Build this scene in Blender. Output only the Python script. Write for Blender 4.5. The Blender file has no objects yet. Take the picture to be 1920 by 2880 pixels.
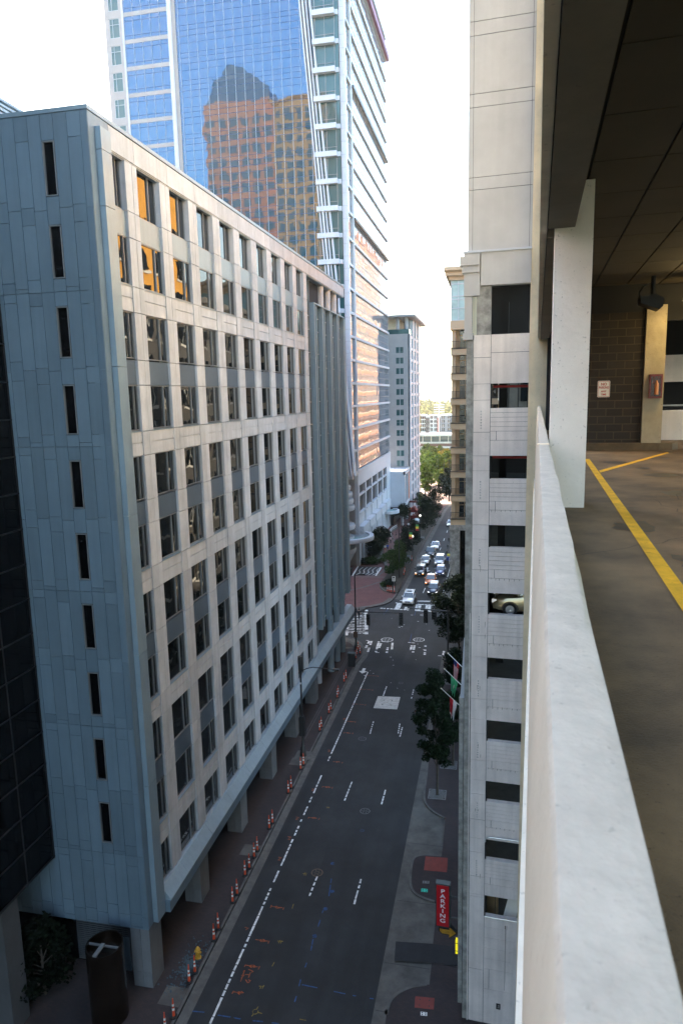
import bpy, math, random
import numpy as np
from mathutils import Vector, Matrix
R = math.radians
random.seed(7); rng = np.random.default_rng(7)
SC = bpy.context.scene
COL = SC.collection
# ------------------------------------------------------------------ camera
CAMH = 34.0
PITCH, ROLL, YAW, FPX = R(9.464), R(-1.303), R(12.282), 1968.0
_cy, _sy = math.cos(YAW), math.sin(YAW)
_F = Vector((-_sy, _cy, 0)); _R = Vector((_cy, _sy, 0)); _U = Vector((0, 0, 1))
FF = _F*math.cos(PITCH) - _U*math.sin(PITCH); _U2 = _U*math.cos(PITCH) + _F*math.sin(PITCH)
RR = _R*math.cos(ROLL) + _U2*math.sin(ROLL); UU = _U2*math.cos(ROLL) - _R*math.sin(ROLL)
cd = bpy.data.cameras.new('camera'); cam = bpy.data.objects.new('camera', cd); COL.objects.link(cam)
cam.matrix_world = Matrix(((RR.x, UU.x, -FF.x, 0), (RR.y, UU.y, -FF.y, 0), (RR.z, UU.z, -FF.z, CAMH), (0, 0, 0, 1)))
cd.sensor_fit = 'VERTICAL'; cd.sensor_height = 36.0; cd.sensor_width = 24.0; cd.lens = 36.0*FPX/2880
cd.clip_start = 0.05; cd.clip_end = 6000
SC.camera = cam
cd.dof.use_dof = True; cd.dof.focus_distance = 70; cd.dof.aperture_fstop = 5.6
# ------------------------------------------------------------------ sky, sun, exposure
SUN_AZ, SUN_EL = R(-60), R(27)          # azimuth from +Y towards +X
w = bpy.data.worlds.new('World'); SC.world = w; w.use_nodes = True
nt = w.node_tree; bg = nt.nodes['Background']
sky = nt.nodes.new('ShaderNodeTexSky'); sky.sky_type = 'NISHITA'; sky.sun_disc = False
sky.sun_elevation = SUN_EL; sky.sun_rotation = SUN_AZ; sky.dust_density = 3.3; sky.air_density = 1.5; sky.ozone_density = 2.4
sky.altitude = 200
nt.links.new(sky.outputs[0], bg.inputs[0]); bg.inputs[1].default_value = 0.15
sd = bpy.data.lights.new('sun', 'SUN'); sd.energy = 2.0; sd.angle = R(0.5); sd.color = (1.0, 0.9, 0.76)
sun = bpy.data.objects.new('sun', sd); COL.objects.link(sun)
sv = Vector((math.sin(SUN_AZ)*math.cos(SUN_EL), math.cos(SUN_AZ)*math.cos(SUN_EL), math.sin(SUN_EL)))
sun.rotation_euler = sv.to_track_quat('Z', 'Y').to_euler(); sun.location = (0, 0, 200)
SC.view_settings.view_transform = 'Standard'; SC.view_settings.look = 'None'
SC.view_settings.exposure = 2.95; SC.view_settings.gamma = 1.0
SC.cycles.max_bounces = 8; SC.cycles.diffuse_bounces = 3; SC.cycles.glossy_bounces = 4
SC.cycles.caustics_reflective = False; SC.cycles.sample_clamp_indirect = 4.0
# ------------------------------------------------------------------ pixel -> place helpers (photo pixels, known plane)
def ray(x, y): return RR*((x-960)/FPX) - UU*((y-1440)/FPX) + FF
def G0(x, y, z=0.0):
    d = ray(x, y); t = (z-CAMH)/d.z; return Vector((d.x*t, d.y*t, z))
def PX(x, y, X):
    d = ray(x, y); t = X/d.x; return Vector((X, d.y*t, CAMH+d.z*t))
def PY(x, y, Y):
    d = ray(x, y); t = Y/d.y; return Vector((d.x*t, Y, CAMH+d.z*t))
GA = R(3.3); GU = Vector((math.sin(GA), math.cos(GA), 0)); GV = Vector((math.cos(GA), -math.sin(GA), 0))
def T(u, v, z): return GU*u + GV*v + Vector((0, 0, z))      # garage axes
def PU(x, y, u):
    d = ray(x, y); t = u/d.dot(GU); p = d*t; return (u, p.dot(GV), CAMH+p.z)
# ------------------------------------------------------------------ materials
MATS = {}
def mat(name, col, rough=0.7, metal=0.0, var=0.12, scale=1.5, bump=0.0, bscale=None, spec=0.5, emit=None, estr=0.0, streak=0.0, col2=None, ior=None, fine=0.0, island=0.0, fscale=14, smap=(2.2, 2.2, .12)):
    m = bpy.data.materials.new(name); m.use_nodes = True; t = m.node_tree; n = t.nodes; b = n['Principled BSDF']
    b.inputs['Roughness'].default_value = rough; b.inputs['Metallic'].default_value = metal
    b.inputs['Specular IOR Level'].default_value = spec
    if ior: b.inputs['IOR'].default_value = ior
    c = (*col, 1)
    geo = n.new('ShaderNodeNewGeometry')
    if var > 0:
        nz = n.new('ShaderNodeTexNoise'); nz.inputs['Scale'].default_value = scale; nz.inputs['Detail'].default_value = 6; nz.inputs['Roughness'].default_value = 0.65
        t.links.new(geo.outputs['Position'], nz.inputs['Vector'])
        mx = n.new('ShaderNodeMix'); mx.data_type = 'RGBA'
        lo = tuple(max(0, x*(1-var*1.6)) for x in col); hi = col2 or tuple(min(1, x*(1+var)) for x in col)
        mx.inputs[6].default_value = (*lo, 1); mx.inputs[7].default_value = (*hi, 1)
        mr = n.new('ShaderNodeMapRange'); mr.inputs[1].default_value = 0.3; mr.inputs[2].default_value = 0.7
        t.links.new(nz.outputs['Fac'], mr.inputs[0]); t.links.new(mr.outputs[0], mx.inputs[0])
        out = mx.outputs[2]
        if streak > 0:                       # rain streaks and grime: noise stretched along z
            mp = n.new('ShaderNodeMapping'); mp.inputs['Scale'].default_value = smap
            t.links.new(geo.outputs['Position'], mp.inputs['Vector'])
            n2 = n.new('ShaderNodeTexNoise'); n2.inputs['Scale'].default_value = 1.6; n2.inputs['Detail'].default_value = 5
            t.links.new(mp.outputs[0], n2.inputs['Vector'])
            m2 = n.new('ShaderNodeMapRange'); m2.inputs[1].default_value = 0.42; m2.inputs[2].default_value = 0.75; m2.inputs[3].default_value = 1.0; m2.inputs[4].default_value = 1-streak
            t.links.new(n2.outputs['Fac'], m2.inputs[0])
            mm = n.new('ShaderNodeMix'); mm.data_type = 'RGBA'; mm.blend_type = 'MULTIPLY'; mm.inputs[0].default_value = 1
            cc = n.new('ShaderNodeCombineColor')
            for i in range(3): t.links.new(m2.outputs[0], cc.inputs[i])
            t.links.new(out, mm.inputs[6]); t.links.new(cc.outputs[0], mm.inputs[7]); out = mm.outputs[2]
        if fine > 0:                         # small pits and specks
            n3 = n.new('ShaderNodeTexNoise'); n3.inputs['Scale'].default_value = fscale; n3.inputs['Detail'].default_value = 3
            t.links.new(geo.outputs['Position'], n3.inputs['Vector'])
            m3 = n.new('ShaderNodeMapRange'); m3.inputs[1].default_value = 0.66; m3.inputs[2].default_value = 0.72; m3.inputs[3].default_value = 1.0; m3.inputs[4].default_value = 1-fine
            t.links.new(n3.outputs['Fac'], m3.inputs[0])
            mm = n.new('ShaderNodeMix'); mm.data_type = 'RGBA'; mm.blend_type = 'MULTIPLY'; mm.inputs[0].default_value = 1
            cc = n.new('ShaderNodeCombineColor')
            for i in range(3): t.links.new(m3.outputs[0], cc.inputs[i])
            t.links.new(out, mm.inputs[6]); t.links.new(cc.outputs[0], mm.inputs[7]); out = mm.outputs[2]
        if island > 0:                       # panel to panel tone shift
            m4 = n.new('ShaderNodeMapRange'); m4.inputs[3].default_value = 1-island; m4.inputs[4].default_value = 1+island*.5
            t.links.new(geo.outputs['Random Per Island'], m4.inputs[0])
            mm = n.new('ShaderNodeMix'); mm.data_type = 'RGBA'; mm.blend_type = 'MULTIPLY'; mm.inputs[0].default_value = 1; mm.clamp_result = False
            cc = n.new('ShaderNodeCombineColor')
            for i in range(3): t.links.new(m4.outputs[0], cc.inputs[i])
            t.links.new(out, mm.inputs[6]); t.links.new(cc.outputs[0], mm.inputs[7]); out = mm.outputs[2]
        t.links.new(out, b.inputs['Base Color'])
    else:
        b.inputs['Base Color'].default_value = c
    if bump > 0:
        nb = n.new('ShaderNodeTexNoise'); nb.inputs['Scale'].default_value = bscale or 20; nb.inputs['Detail'].default_value = 3
        t.links.new(geo.outputs['Position'], nb.inputs['Vector'])
        bp = n.new('ShaderNodeBump'); bp.inputs['Strength'].default_value = bump; bp.inputs['Distance'].default_value = 0.05
        t.links.new(nb.outputs['Fac'], bp.inputs['Height']); t.links.new(bp.outputs[0], b.inputs['Normal'])
    if emit:
        b.inputs['Emission Color'].default_value = (*emit, 1); b.inputs['Emission Strength'].default_value = estr
    MATS[name] = m; return m
def brickmat(name, c1, c2, mortar, bw, bh, msize=0.02, rough=0.85, axes='xy', rot=0.0, off=0.5, var=0.25):
    m = bpy.data.materials.new(name); m.use_nodes = True; t = m.node_tree; n = t.nodes; b = n['Principled BSDF']
    geo = n.new('ShaderNodeNewGeometry'); sp = n.new('ShaderNodeSeparateXYZ'); cb = n.new('ShaderNodeCombineXYZ')
    t.links.new(geo.outputs['Position'], sp.inputs[0])
    t.links.new(sp.outputs['xyz'.index(axes[0])], cb.inputs[0]); t.links.new(sp.outputs['xyz'.index(axes[1])], cb.inputs[1])
    mp = n.new('ShaderNodeMapping'); mp.inputs['Rotation'].default_value = (0, 0, rot); t.links.new(cb.outputs[0], mp.inputs[0])
    br = n.new('ShaderNodeTexBrick'); br.inputs['Scale'].default_value = 1.0
    br.inputs['Brick Width'].default_value = bw; br.inputs['Row Height'].default_value = bh; br.inputs['Mortar Size'].default_value = msize
    br.offset = off
    br.inputs['Color1'].default_value = (*c1, 1); br.inputs['Color2'].default_value = (*c2, 1); br.inputs['Mortar'].default_value = (*mortar, 1)
    t.links.new(mp.outputs[0], br.inputs['Vector'])
    nz = n.new('ShaderNodeTexNoise'); nz.inputs['Scale'].default_value = 0.7; nz.inputs['Detail'].default_value = 6
    t.links.new(geo.outputs['Position'], nz.inputs['Vector'])
    mr = n.new('ShaderNodeMapRange'); mr.inputs[1].default_value = .3; mr.inputs[2].default_value = .7; mr.inputs[3].default_value = 1-var; mr.inputs[4].default_value = 1.05
    t.links.new(nz.outputs['Fac'], mr.inputs[0])
    cc = n.new('ShaderNodeCombineColor')
    for i in range(3): t.links.new(mr.outputs[0], cc.inputs[i])
    mm = n.new('ShaderNodeMix'); mm.data_type = 'RGBA'; mm.blend_type = 'MULTIPLY'; mm.inputs[0].default_value = 1
    t.links.new(br.outputs['Color'], mm.inputs[6]); t.links.new(cc.outputs[0], mm.inputs[7]); t.links.new(mm.outputs[2], b.inputs['Base Color'])
    bp = n.new('ShaderNodeBump'); bp.inputs['Strength'].default_value = 0.4; bp.inputs['Distance'].default_value = 0.01
    t.links.new(br.outputs['Fac'], bp.inputs['Height']); bp.invert = True; t.links.new(bp.outputs[0], b.inputs['Normal'])
    b.inputs['Roughness'].default_value = rough; MATS[name] = m; return m
def glass(name, col, metal, rough, wave=0.0, wscale=0.4, cell=None, tilt=0.0, ior=1.6):
    m = bpy.data.materials.new(name); m.use_nodes = True; t = m.node_tree; n = t.nodes; b = n['Principled BSDF']
    b.inputs['Base Color'].default_value = (*col, 1); b.inputs['Metallic'].default_value = metal; b.inputs['Roughness'].default_value = rough
    b.inputs['IOR'].default_value = ior
    if wave > 0:
        geo = n.new('ShaderNodeNewGeometry'); nb = n.new('ShaderNodeTexNoise'); nb.inputs['Scale'].default_value = wscale; nb.inputs['Detail'].default_value = 1.5
        t.links.new(geo.outputs['Position'], nb.inputs['Vector'])
        bp = n.new('ShaderNodeBump'); bp.inputs['Strength'].default_value = 1.0; bp.inputs['Distance'].default_value = wave
        t.links.new(nb.outputs['Fac'], bp.inputs['Height']); nrm = bp.outputs[0]
        if cell:                             # every pane sits a hair out of true
            v1 = n.new('ShaderNodeVectorMath'); v1.operation = 'MULTIPLY'; v1.inputs[1].default_value = (1/cell[0], 1/cell[0], 1/cell[1]); t.links.new(geo.outputs['Position'], v1.inputs[0])
            v2 = n.new('ShaderNodeVectorMath'); v2.operation = 'FLOOR'; t.links.new(v1.outputs[0], v2.inputs[0])
            wn = n.new('ShaderNodeTexWhiteNoise'); t.links.new(v2.outputs[0], wn.inputs['Vector'])
            v3 = n.new('ShaderNodeVectorMath'); v3.operation = 'SUBTRACT'; v3.inputs[1].default_value = (.5, .5, .5); t.links.new(wn.outputs['Color'], v3.inputs[0])
            v4 = n.new('ShaderNodeVectorMath'); v4.operation = 'SCALE'; v4.inputs['Scale'].default_value = tilt; t.links.new(v3.outputs[0], v4.inputs[0])
            v5 = n.new('ShaderNodeVectorMath'); v5.operation = 'ADD'; t.links.new(nrm, v5.inputs[0]); t.links.new(v4.outputs[0], v5.inputs[1])
            v6 = n.new('ShaderNodeVectorMath'); v6.operation = 'NORMALIZE'; t.links.new(v5.outputs[0], v6.inputs[0]); nrm = v6.outputs[0]
        t.links.new(nrm, b.inputs['Normal'])
    MATS[name] = m; return m
# ------------------------------------------------------------------ mesh helpers
class MB:
    def __init__(s, tf=None): s.v = []; s.f = []; s.tf = tf; s.mi = []; s.cur = 0
    def p(s, *c):
        q = s.tf(*c) if s.tf else Vector(c); s.v.append(tuple(q)); return len(s.v)-1
    def face(s, idx): s.f.append(tuple(idx)); s.mi.append(s.cur)
    def box(s, x0, x1, y0, y1, z0, z1):
        i = len(s.v)
        for z in (z0, z1):
            for (x, y) in ((x0, y0), (x1, y0), (x1, y1), (x0, y1)): s.p(x, y, z)
        for q in ((0, 3, 2, 1), (4, 5, 6, 7), (0, 1, 5, 4), (1, 2, 6, 5), (2, 3, 7, 6), (3, 0, 4, 7)): s.face([i+k for k in q])
        return s
    def poly(s, pts, z0, z1, top=True, bottom=True):   # pts: xy loop ccw
        i = len(s.v); n = len(pts)
        for (x, y) in pts: s.p(x, y, z0)
        for (x, y) in pts: s.p(x, y, z1)
        for k in range(n): s.face((i+k, i+(k+1) % n, i+n+(k+1) % n, i+n+k))
        if top: s.face([i+n+k for k in range(n)])
        if bottom: s.face([i+k for k in reversed(range(n))])
        return s
    def sheet(s, pts, z):
        i = len(s.v)
        for q in pts: s.p(q[0], q[1], z)
        s.face(range(i, i+len(pts))); return s
    def quad(s, a, b, c, d):
        i = len(s.v)
        for q in (a, b, c, d): s.p(*q)
        s.face((i, i+1, i+2, i+3)); return s
    def prism(s, pts, axis, a0, a1):                   # profile in the two other axes, extruded along axis
        def mk(q, a):
            return {'x': (a, q[0], q[1]), 'y': (q[0], a, q[1]), 'z': (q[0], q[1], a)}[axis]
        i = len(s.v); n = len(pts)
        for a in (a0, a1):
            for q in pts: s.p(*mk(q, a))
        for k in range(n): s.face((i+k, i+(k+1) % n, i+n+(k+1) % n, i+n+k))
        s.face([i+k for k in reversed(range(n))]); s.face([i+n+k for k in range(n)]); return s
    def cyl(s, p0, p1, r0, r1=None, n=12, cap=True):
        r1 = r0 if r1 is None else r1
        p0 = Vector(p0); p1 = Vector(p1); d = (p1-p0).normalized()
        a = d.orthogonal().normalized(); b = d.cross(a); i = len(s.v)
        for (c, r) in ((p0, r0), (p1, r1)):
            for k in range(n):
                q = c + (a*math.cos(2*math.pi*k/n) + b*math.sin(2*math.pi*k/n))*r; s.p(q.x, q.y, q.z)
        for k in range(n): s.face((i+k, i+(k+1) % n, i+n+(k+1) % n, i+n+k))
        if cap: s.face([i+k for k in reversed(range(n))]); s.face([i+n+k for k in range(n)])
        return s
    def tube(s, pts, r, n=8):
        for a, b in zip(pts[:-1], pts[1:]): s.cyl(a, b, r, r, n)
        return s
    def lathe(s, prof, n=16, c=(0, 0), a0=0, a1=2*math.pi):
        i = len(s.v); full = abs(a1-a0-2*math.pi) < 1e-6; m = n if full else n+1
        for k in range(m):
            a = a0+(a1-a0)*k/n
            for (r, z) in prof: s.p(c[0]+r*math.cos(a), c[1]+r*math.sin(a), z)
        L = len(prof)
        for k in range(n):
            k2 = (k+1) % m
            for j in range(L-1): s.face((i+k*L+j, i+k2*L+j, i+k2*L+j+1, i+k*L+j+1))
        return s
    def ring(s, c, r0, r1, z, n=24):
        i = len(s.v)
        for k in range(n):
            a = 2*math.pi*k/n
            s.p(c[0]+r0*math.cos(a), c[1]+r0*math.sin(a), z); s.p(c[0]+r1*math.cos(a), c[1]+r1*math.sin(a), z)
        for k in range(n):
            j = (k+1) % n; s.face((i+2*k, i+2*k+1, i+2*j+1, i+2*j))
        return s
    def mark(s):
        if not hasattr(s, 'br'): s.br = []
        s.br.append((len(s.v), len(s.f))); return s
    def build_each(s, name, m, parent, smooth=False):
        br = s.br+[(len(s.v), len(s.f))]; out = []
        for (v0, f0), (v1, f1) in zip(br[:-1], br[1:]):
            if f1 == f0: continue
            q = MB(); q.v = s.v[v0:v1]; q.f = [tuple(i-v0 for i in f) for f in s.f[f0:f1]]; q.mi = s.mi[f0:f1]; out.append(q.build(name, m, parent, smooth))
        return out
    def build(s, name, m, parent=None, smooth=False, loc=None):
        o = wl(parent) if parent else Vector(loc or (0, 0, 0))
        me = bpy.data.meshes.new(name)
        v = s.v
        if o.length > 0: v = [(a-o.x, b-o.y, c-o.z) for a, b, c in v]
        me.from_pydata(v, [], s.f)
        ms = m if isinstance(m, (list, tuple)) else [m]
        for q in ms: me.materials.append(q)
        if len(ms) > 1: me.polygons.foreach_set('material_index', s.mi)
        if smooth:
            me.polygons.foreach_set('use_smooth', [True]*len(me.polygons))
            try: me.set_sharp_from_angle(angle=R(40))
            except Exception: pass
        me.update()
        ob = bpy.data.objects.new(name, me); COL.objects.link(ob)
        if parent: ob.parent = parent
        elif loc: ob.location = loc
        return ob
def wl(o):
    r = Vector((0, 0, 0))
    while o: r += o.location; o = o.parent
    return r
def thing(name, label, cat, loc=(0, 0, 0), group=None):
    o = bpy.data.objects.new(name, None); COL.objects.link(o); o.location = loc; o.empty_display_size = .2
    return tag(o, label, cat, group)
def tag(o, label, cat, group=None):
    o['label'] = label; o['category'] = cat
    if group: o['group'] = group
    return o
def struct(o): o['kind'] = 'structure'; return o
def stuff(o): o['kind'] = 'stuff'; return o
def dup(root, loc, rz=None, label=None):
    def cp(o, par):
        c = o.copy(); COL.objects.link(c); c.parent = par
        for ch in o.children: cp(ch, c)
        return c
    r = cp(root, None); r.location = loc
    if rz is not None: r.rotation_euler = (0, 0, rz)
    if label: r['label'] = label
    return r
def textmesh(txt, size, name, m, parent, M, extrude=0.004, sx=1.0, bold=0.0, spacing=1.0):
    cu = bpy.data.curves.new(name, 'FONT'); cu.body = txt; cu.size = size; cu.extrude = extrude; cu.align_x = 'CENTER'; cu.align_y = 'CENTER'; cu.offset = bold; cu.space_line = spacing
    tmp = bpy.data.objects.new('tmp', cu); COL.objects.link(tmp)
    dg = bpy.context.evaluated_depsgraph_get(); dg.update()
    me = bpy.data.meshes.new_from_object(tmp.evaluated_get(dg)); bpy.data.objects.remove(tmp)
    me.transform(Matrix.Diagonal((sx, 1, 1, 1))); me.transform(M)
    o = wl(parent); me.transform(Matrix.Translation(-o))
    me.materials.clear(); me.materials.append(m)
    ob = bpy.data.objects.new(name, me); COL.objects.link(ob); ob.parent = parent; return ob
def frame_matrix(o, xd, yd):
    xd = Vector(xd).normalized(); yd = Vector(yd).normalized(); zd = xd.cross(yd)
    return Matrix(((xd.x, yd.x, zd.x, o[0]), (xd.y, yd.y, zd.y, o[1]), (xd.z, yd.z, zd.z, o[2]), (0, 0, 0, 1)))
# ------------------------------------------------------------------ palette
M_ASPH = mat('asphalt', (.019, .0194, .0205), .82, var=.35, scale=.35, bump=.25, bscale=60, fine=.3, streak=.45, smap=(.55, .03, 1))
M_ASPH2 = mat('asphalt_patch', (.016, .016, .018), .85, var=.2, scale=2, bump=.2, bscale=60)
M_CONC = mat('pavement_concrete', (.1, .092, .08), .85, var=.3, scale=.8, bump=.2, bscale=30, fine=.3)
M_KERB = mat('kerb_concrete', (.105, .097, .086), .85, var=.25, scale=1.5, fine=.25)
M_BRICK = brickmat('brick_paving', (.05, .027, .025), (.07, .035, .03), (.03, .027, .025), .22, .11, .008)
M_BRICKD = brickmat('dark_brick_paving', (.03, .022, .022), (.045, .028, .027), (.02, .018, .018), .22, .11, .008)
M_PLAZA = brickmat('red_plaza_brick', (.12, .045, .042), (.15, .058, .052), (.1, .05, .046), .3, .15, .006)
M_PAINT = mat('white_road_paint', (.72, .72, .69), .7, var=.25, scale=3, fine=.4)
M_OR = mat('orange_spray_paint', (.36, .08, .02), .8, var=.4, scale=6)
M_BL = mat('blue_spray_paint', (.015, .07, .2), .8, var=.4, scale=6)
M_YE = mat('yellow_spray_paint', (.26, .17, .02), .8, var=.4, scale=6)
M_PREC = mat('precast_concrete', (.49, .51, .54), .8, var=.1, scale=.7, streak=.2, island=.1, bump=.05, bscale=30)
M_PANEL = mat('blue_grey_metal_panel', (.165, .232, .29), .38, metal=.3, var=.05, scale=.6, streak=.1, island=.16)
M_PANEL2 = mat('pale_blue_metal', (.25, .33, .39), .35, metal=.3, var=.06, scale=.6, streak=.08)
M_GAP = mat('dark_joint', (.015, .015, .017), .9, var=0)
M_DARK = mat('dark_metal', (.018, .018, .02), .45, metal=.3, var=0)
M_BLK = mat('black_paint', (.012, .012, .013), .5, var=0)
M_WIN = glass('office_glass', (.006, .008, .0085), 0.0, .015, .012, .55, ior=1.68)
M_WINF = mat('window_frame_metal', (.3, .31, .32), .4, metal=.6, var=0)
M_DGLS = glass('dark_tinted_glass', (.002, .002, .0025), 0.0, .08, .01, .5, ior=1.2)
M_TEAL = glass('teal_glass', (.02, .09, .1), .25, .03, .01, .6)
M_BLUE = glass('blue_mirror_glass', (.06, .13, .215), 1.0, .012, .010, .3, cell=(1.72, 2.26), tilt=.0022)
M_EAST = glass('pale_mirror_glass', (.3, .34, .41), 1.0, .02, .03, .35, cell=(1.45, 2.2), tilt=.005)
M_WHITE = mat('white_metal_cladding', (.5, .53, .58), .45, var=.05, scale=.5, streak=.05)
M_STONE = mat('tower_stone', (.33, .32, .325), .7, var=.06, scale=.7)
M_GWALL = mat('painted_garage_concrete', (.84, .765, .72), .82, var=.1, scale=.5, streak=.16, bump=.12, bscale=9, fine=.2)
M_GRAW = mat('bare_concrete', (.34, .335, .31), .9, var=.35, scale=1.8, bump=.2, bscale=12, fine=.35)
M_TAN = mat('tan_concrete', (.85, .7, .48), .85, var=.1, scale=.8, streak=.12, fine=.2)
M_PARA = mat('white_painted_parapet', (.56, .5, .41), .8, var=.09, scale=11, bump=.14, bscale=45, fine=.22, fscale=55, streak=.07, smap=(9, 1.4, 6))
M_CREAM = mat('cream_spandrel', (.8, .74, .6), .8, var=.08, scale=2, fine=.2)
# ================================================================== STRUCTURE
M_GND = mat('far_ground', (.16, .17, .1), .95, var=.4, scale=.02)
M_SOIL = mat('planting_soil', (.05, .042, .03), .95, var=.4, scale=3, bump=.4, bscale=15)
def c4(x, y): return (940+x/3.92, 1400+y/3.92)
def g4(x, y, z=0.0): return G0(*c4(x, y), z)
def c5(x, y): return (960+x/7.127, 1300+y/7.127)
def g5(x, y, z=0.0): return G0(*c5(x, y), z)
def c6(x, y): return (960+x/2.5296, 1950+y/2.5296)
def g6(x, y, z=0.0): return G0(*c6(x, y), z)
def c7(x, y): return (300+x/2.24, 1900+y/2.24)
def g7(x, y, z=0.0): return G0(*c7(x, y), z)
def xy(*P): return [(p[0], p[1]) for p in P]
def smoothline(pts, n=6):
    out = []; m = len(pts)
    for i in range(m-1):
        p0 = Vector(pts[max(i-1, 0)][:2]); p1 = Vector(pts[i][:2]); p2 = Vector(pts[i+1][:2]); p3 = Vector(pts[min(i+2, m-1)][:2])
        for k in range(n):
            t = k/n
            q = .5*((2*p1)+(p2-p0)*t+(2*p0-5*p1+4*p2-p3)*t*t+(3*p1-p0-3*p2+p3)*t**3)
            out.append((q.x, q.y))
    out.append(tuple(pts[-1][:2])); return out
def ribbon(mb, pts, w, z0, z1, side=0):      # raised strip along a polyline; side -1 left, 0 centred, 1 right
    n = len(pts); L = []; Rr = []
    for i in range(n):
        a = Vector(pts[max(i-1, 0)]); b = Vector(pts[min(i+1, n-1)]); d = (b-a).normalized(); nn = Vector((d.y, -d.x))
        p = Vector(pts[i]); o0 = {0: -w/2, 1: 0, -1: -w}[side]
        L.append(p+nn*o0); Rr.append(p+nn*(o0+w))
    for i in range(n-1):
        if z1 - z0 > 1e-6:
            k = len(mb.v)
            for z in (z0, z1):
                for q in (L[i], Rr[i], Rr[i+1], L[i+1]): mb.p(q.x, q.y, z)
            for q in ((4, 5, 6, 7), (0, 1, 5, 4), (1, 2, 6, 5), (2, 3, 7, 6), (3, 0, 4, 7)): mb.face([k+j for j in q])
        else:
            mb.quad((L[i].x, L[i].y, z0), (Rr[i].x, Rr[i].y, z0), (Rr[i+1].x, Rr[i+1].y, z0), (L[i+1].x, L[i+1].y, z0))
    return mb
# ---- ground and roads
struct(MB().sheet([(-4000, -3000), (4000, -3000), (4000, 5000), (-4000, 5000)], -.05).build('ground', M_GND))
RL, RRt = -16.7, -6.04                       # near block kerb line / road edge
b = MB()
b.sheet([(-24, -60), (-1, -60), (-1, 88), (-24, 88)], 0)
b.sheet([(-140, 88), (90, 88), (90, 114), (-140, 114)], 0)
b.sheet([(-26, 114), (-2, 114), (12, 640), (-10, 640)], 0)
struct(b.build('road', M_ASPH))
# wheel-worn and patched asphalt
b = MB()
for (x0, x1, y0, y1) in ((-15.9, -14.0, 58.5, 60.5), (-15.6, -14.9, 44, 45.2), (-11.9, -11.0, 44, 47)): b.sheet([(x0, y0), (x1, y0+.6), (x1, y1), (x0, y1-.3)], .004)
b.sheet([(-12.0, 76), (-11.2, 76), (-10.4, 106), (-11.4, 106)], .0035)
struct(b.build('asphalt_patch', M_ASPH2))
# near left pavement
cornr = smoothline(xy((RL, 84), g4(312, 1745), g4(326, 1668), g4(300, 1615), g4(235, 1575), g4(105, 1545), (-30, 94.3)), 5)
lp = [(-75, -60), (RL, -60), (RL, 60)] + cornr + [(-75, 95)]
struct(MB().poly(lp, -.04, .14).build('pavement', M_BRICKD))
b = MB(); ribbon(b, [(RL, -60), (RL, 20), (RL, 50)] + cornr, .18, -.02, .155, -1); struct(b.build('kerb', M_KERB))
b = MB(); ribbon(b, [(RL, -60), (RL, 50), (RL, 84)] + cornr[4:14], .62, .004, .004, 1); struct(b.build('gutter', M_KERB))
b = MB(); ribbon(b, xy(g4(105, 1548), g4(235, 1580), g4(300, 1622), g4(318, 1668)), 1.3, .156, .156, 1); ribbon(b, xy(g4(105, 1668), g4(225, 1668)), .7, .156, .156)
for y in (18, 31.5, 44.8, 58): b.sheet([(RL-1.5, y), (RL-.2, y), (RL-.2, y+1.3), (RL-1.5, y+1.3)], .152)
ribbon(b, [(-18.0, 63), (-18.0, 86)], .06, .152, .152); ribbon(b, [(-18.25, 63), (-18.25, 86)], .06, .152, .152)
struct(b.build('pavement_concrete', M_CONC))
# right pavement, near block: concrete apron, dark brick, curved kerbs
BX = 6.0
struct(MB().poly([(RRt, -60), (BX, -60), (BX, 88), (RRt-.1, 88)], -.04, .03).build('apron', M_CONC))
k1 = smoothline(xy((-5.75, 84), (-5.75, 66), g6(607, 570), g6(590, 700), g6(594, 780), g6(640, 840), g6(730, 895)), 5)
i1 = k1 + [(-3.3, 52.2), (BX, 52.2), (BX, 86), (-5.75, 86)]
k2 = smoothline(xy(g6(705, 1170), g6(620, 1162), g6(545, 1168), g6(508, 1195), g6(492, 1285), g6(492, 1375), g6(520, 1430), g6(580, 1465), g6(660, 1492)), 5)
k3 = smoothline(xy(g6(605, 2085), g6(540, 2096), g6(470, 2112), g6(390, 2155), g6(345, 2210), g6(318, 2300), g6(290, 2420), (-5.2, 18), (-5.2, -40)), 5)
b = MB()
b.poly(list(reversed(i1)), .0, .13)
b.poly(list(reversed(k2 + [(-2.9, k2[-1][1]-.4), (BX, k2[-1][1]-.4), (BX, k2[0][1]), ])), 0, .13)
b.poly(list(reversed(k3 + [(BX, -40), (BX, k3[0][1])])), 0, .13)
b.poly([(-3.3, k2[0][1]), (BX, k2[0][1]), (BX, 52.2), (-3.35, 52.2)], 0, .13)
b.poly([(-3.25, g6(640, 1795).y), (BX, g6(640, 1795).y), (BX, k2[-1][1]-.41), (-3.25, k2[-1][1]-.41)], 0, .13)
if k3[0][1] < g6(620, 1930).y-.1: b.poly([(-3.2, k3[0][1]+.01), (BX, k3[0][1]+.01), (BX, g6(620, 1930).y), (-3.2, g6(620, 1930).y)], 0, .13)
struct(b.build('pavement', M_BRICKD))
b = MB()
for k in (k1, k2, k3): ribbon(b, k, .16, 0, .15, 0)
struct(b.build('kerb', M_KERB))
b = MB(); p = [g6(385, 1778), g6(640, 1795), g6(835, 1820), g6(830, 1955), g6(620, 1930), g6(375, 1915)]
b.sheet(list(reversed(xy(*p))), .134); struct(b.build('driveway', M_ASPH2))
b = MB()
for y in (48.6, 42.3, 36.9, 33.5): b.sheet([(-6.0, y), (-3.3, y), (-3.3, y+.03), (-6.0, y+.03)], .034)
b.sheet([(-4.9, 30), (-4.88, 30), (-4.88, 34.8), (-4.9, 34.8)], .034)
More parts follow.
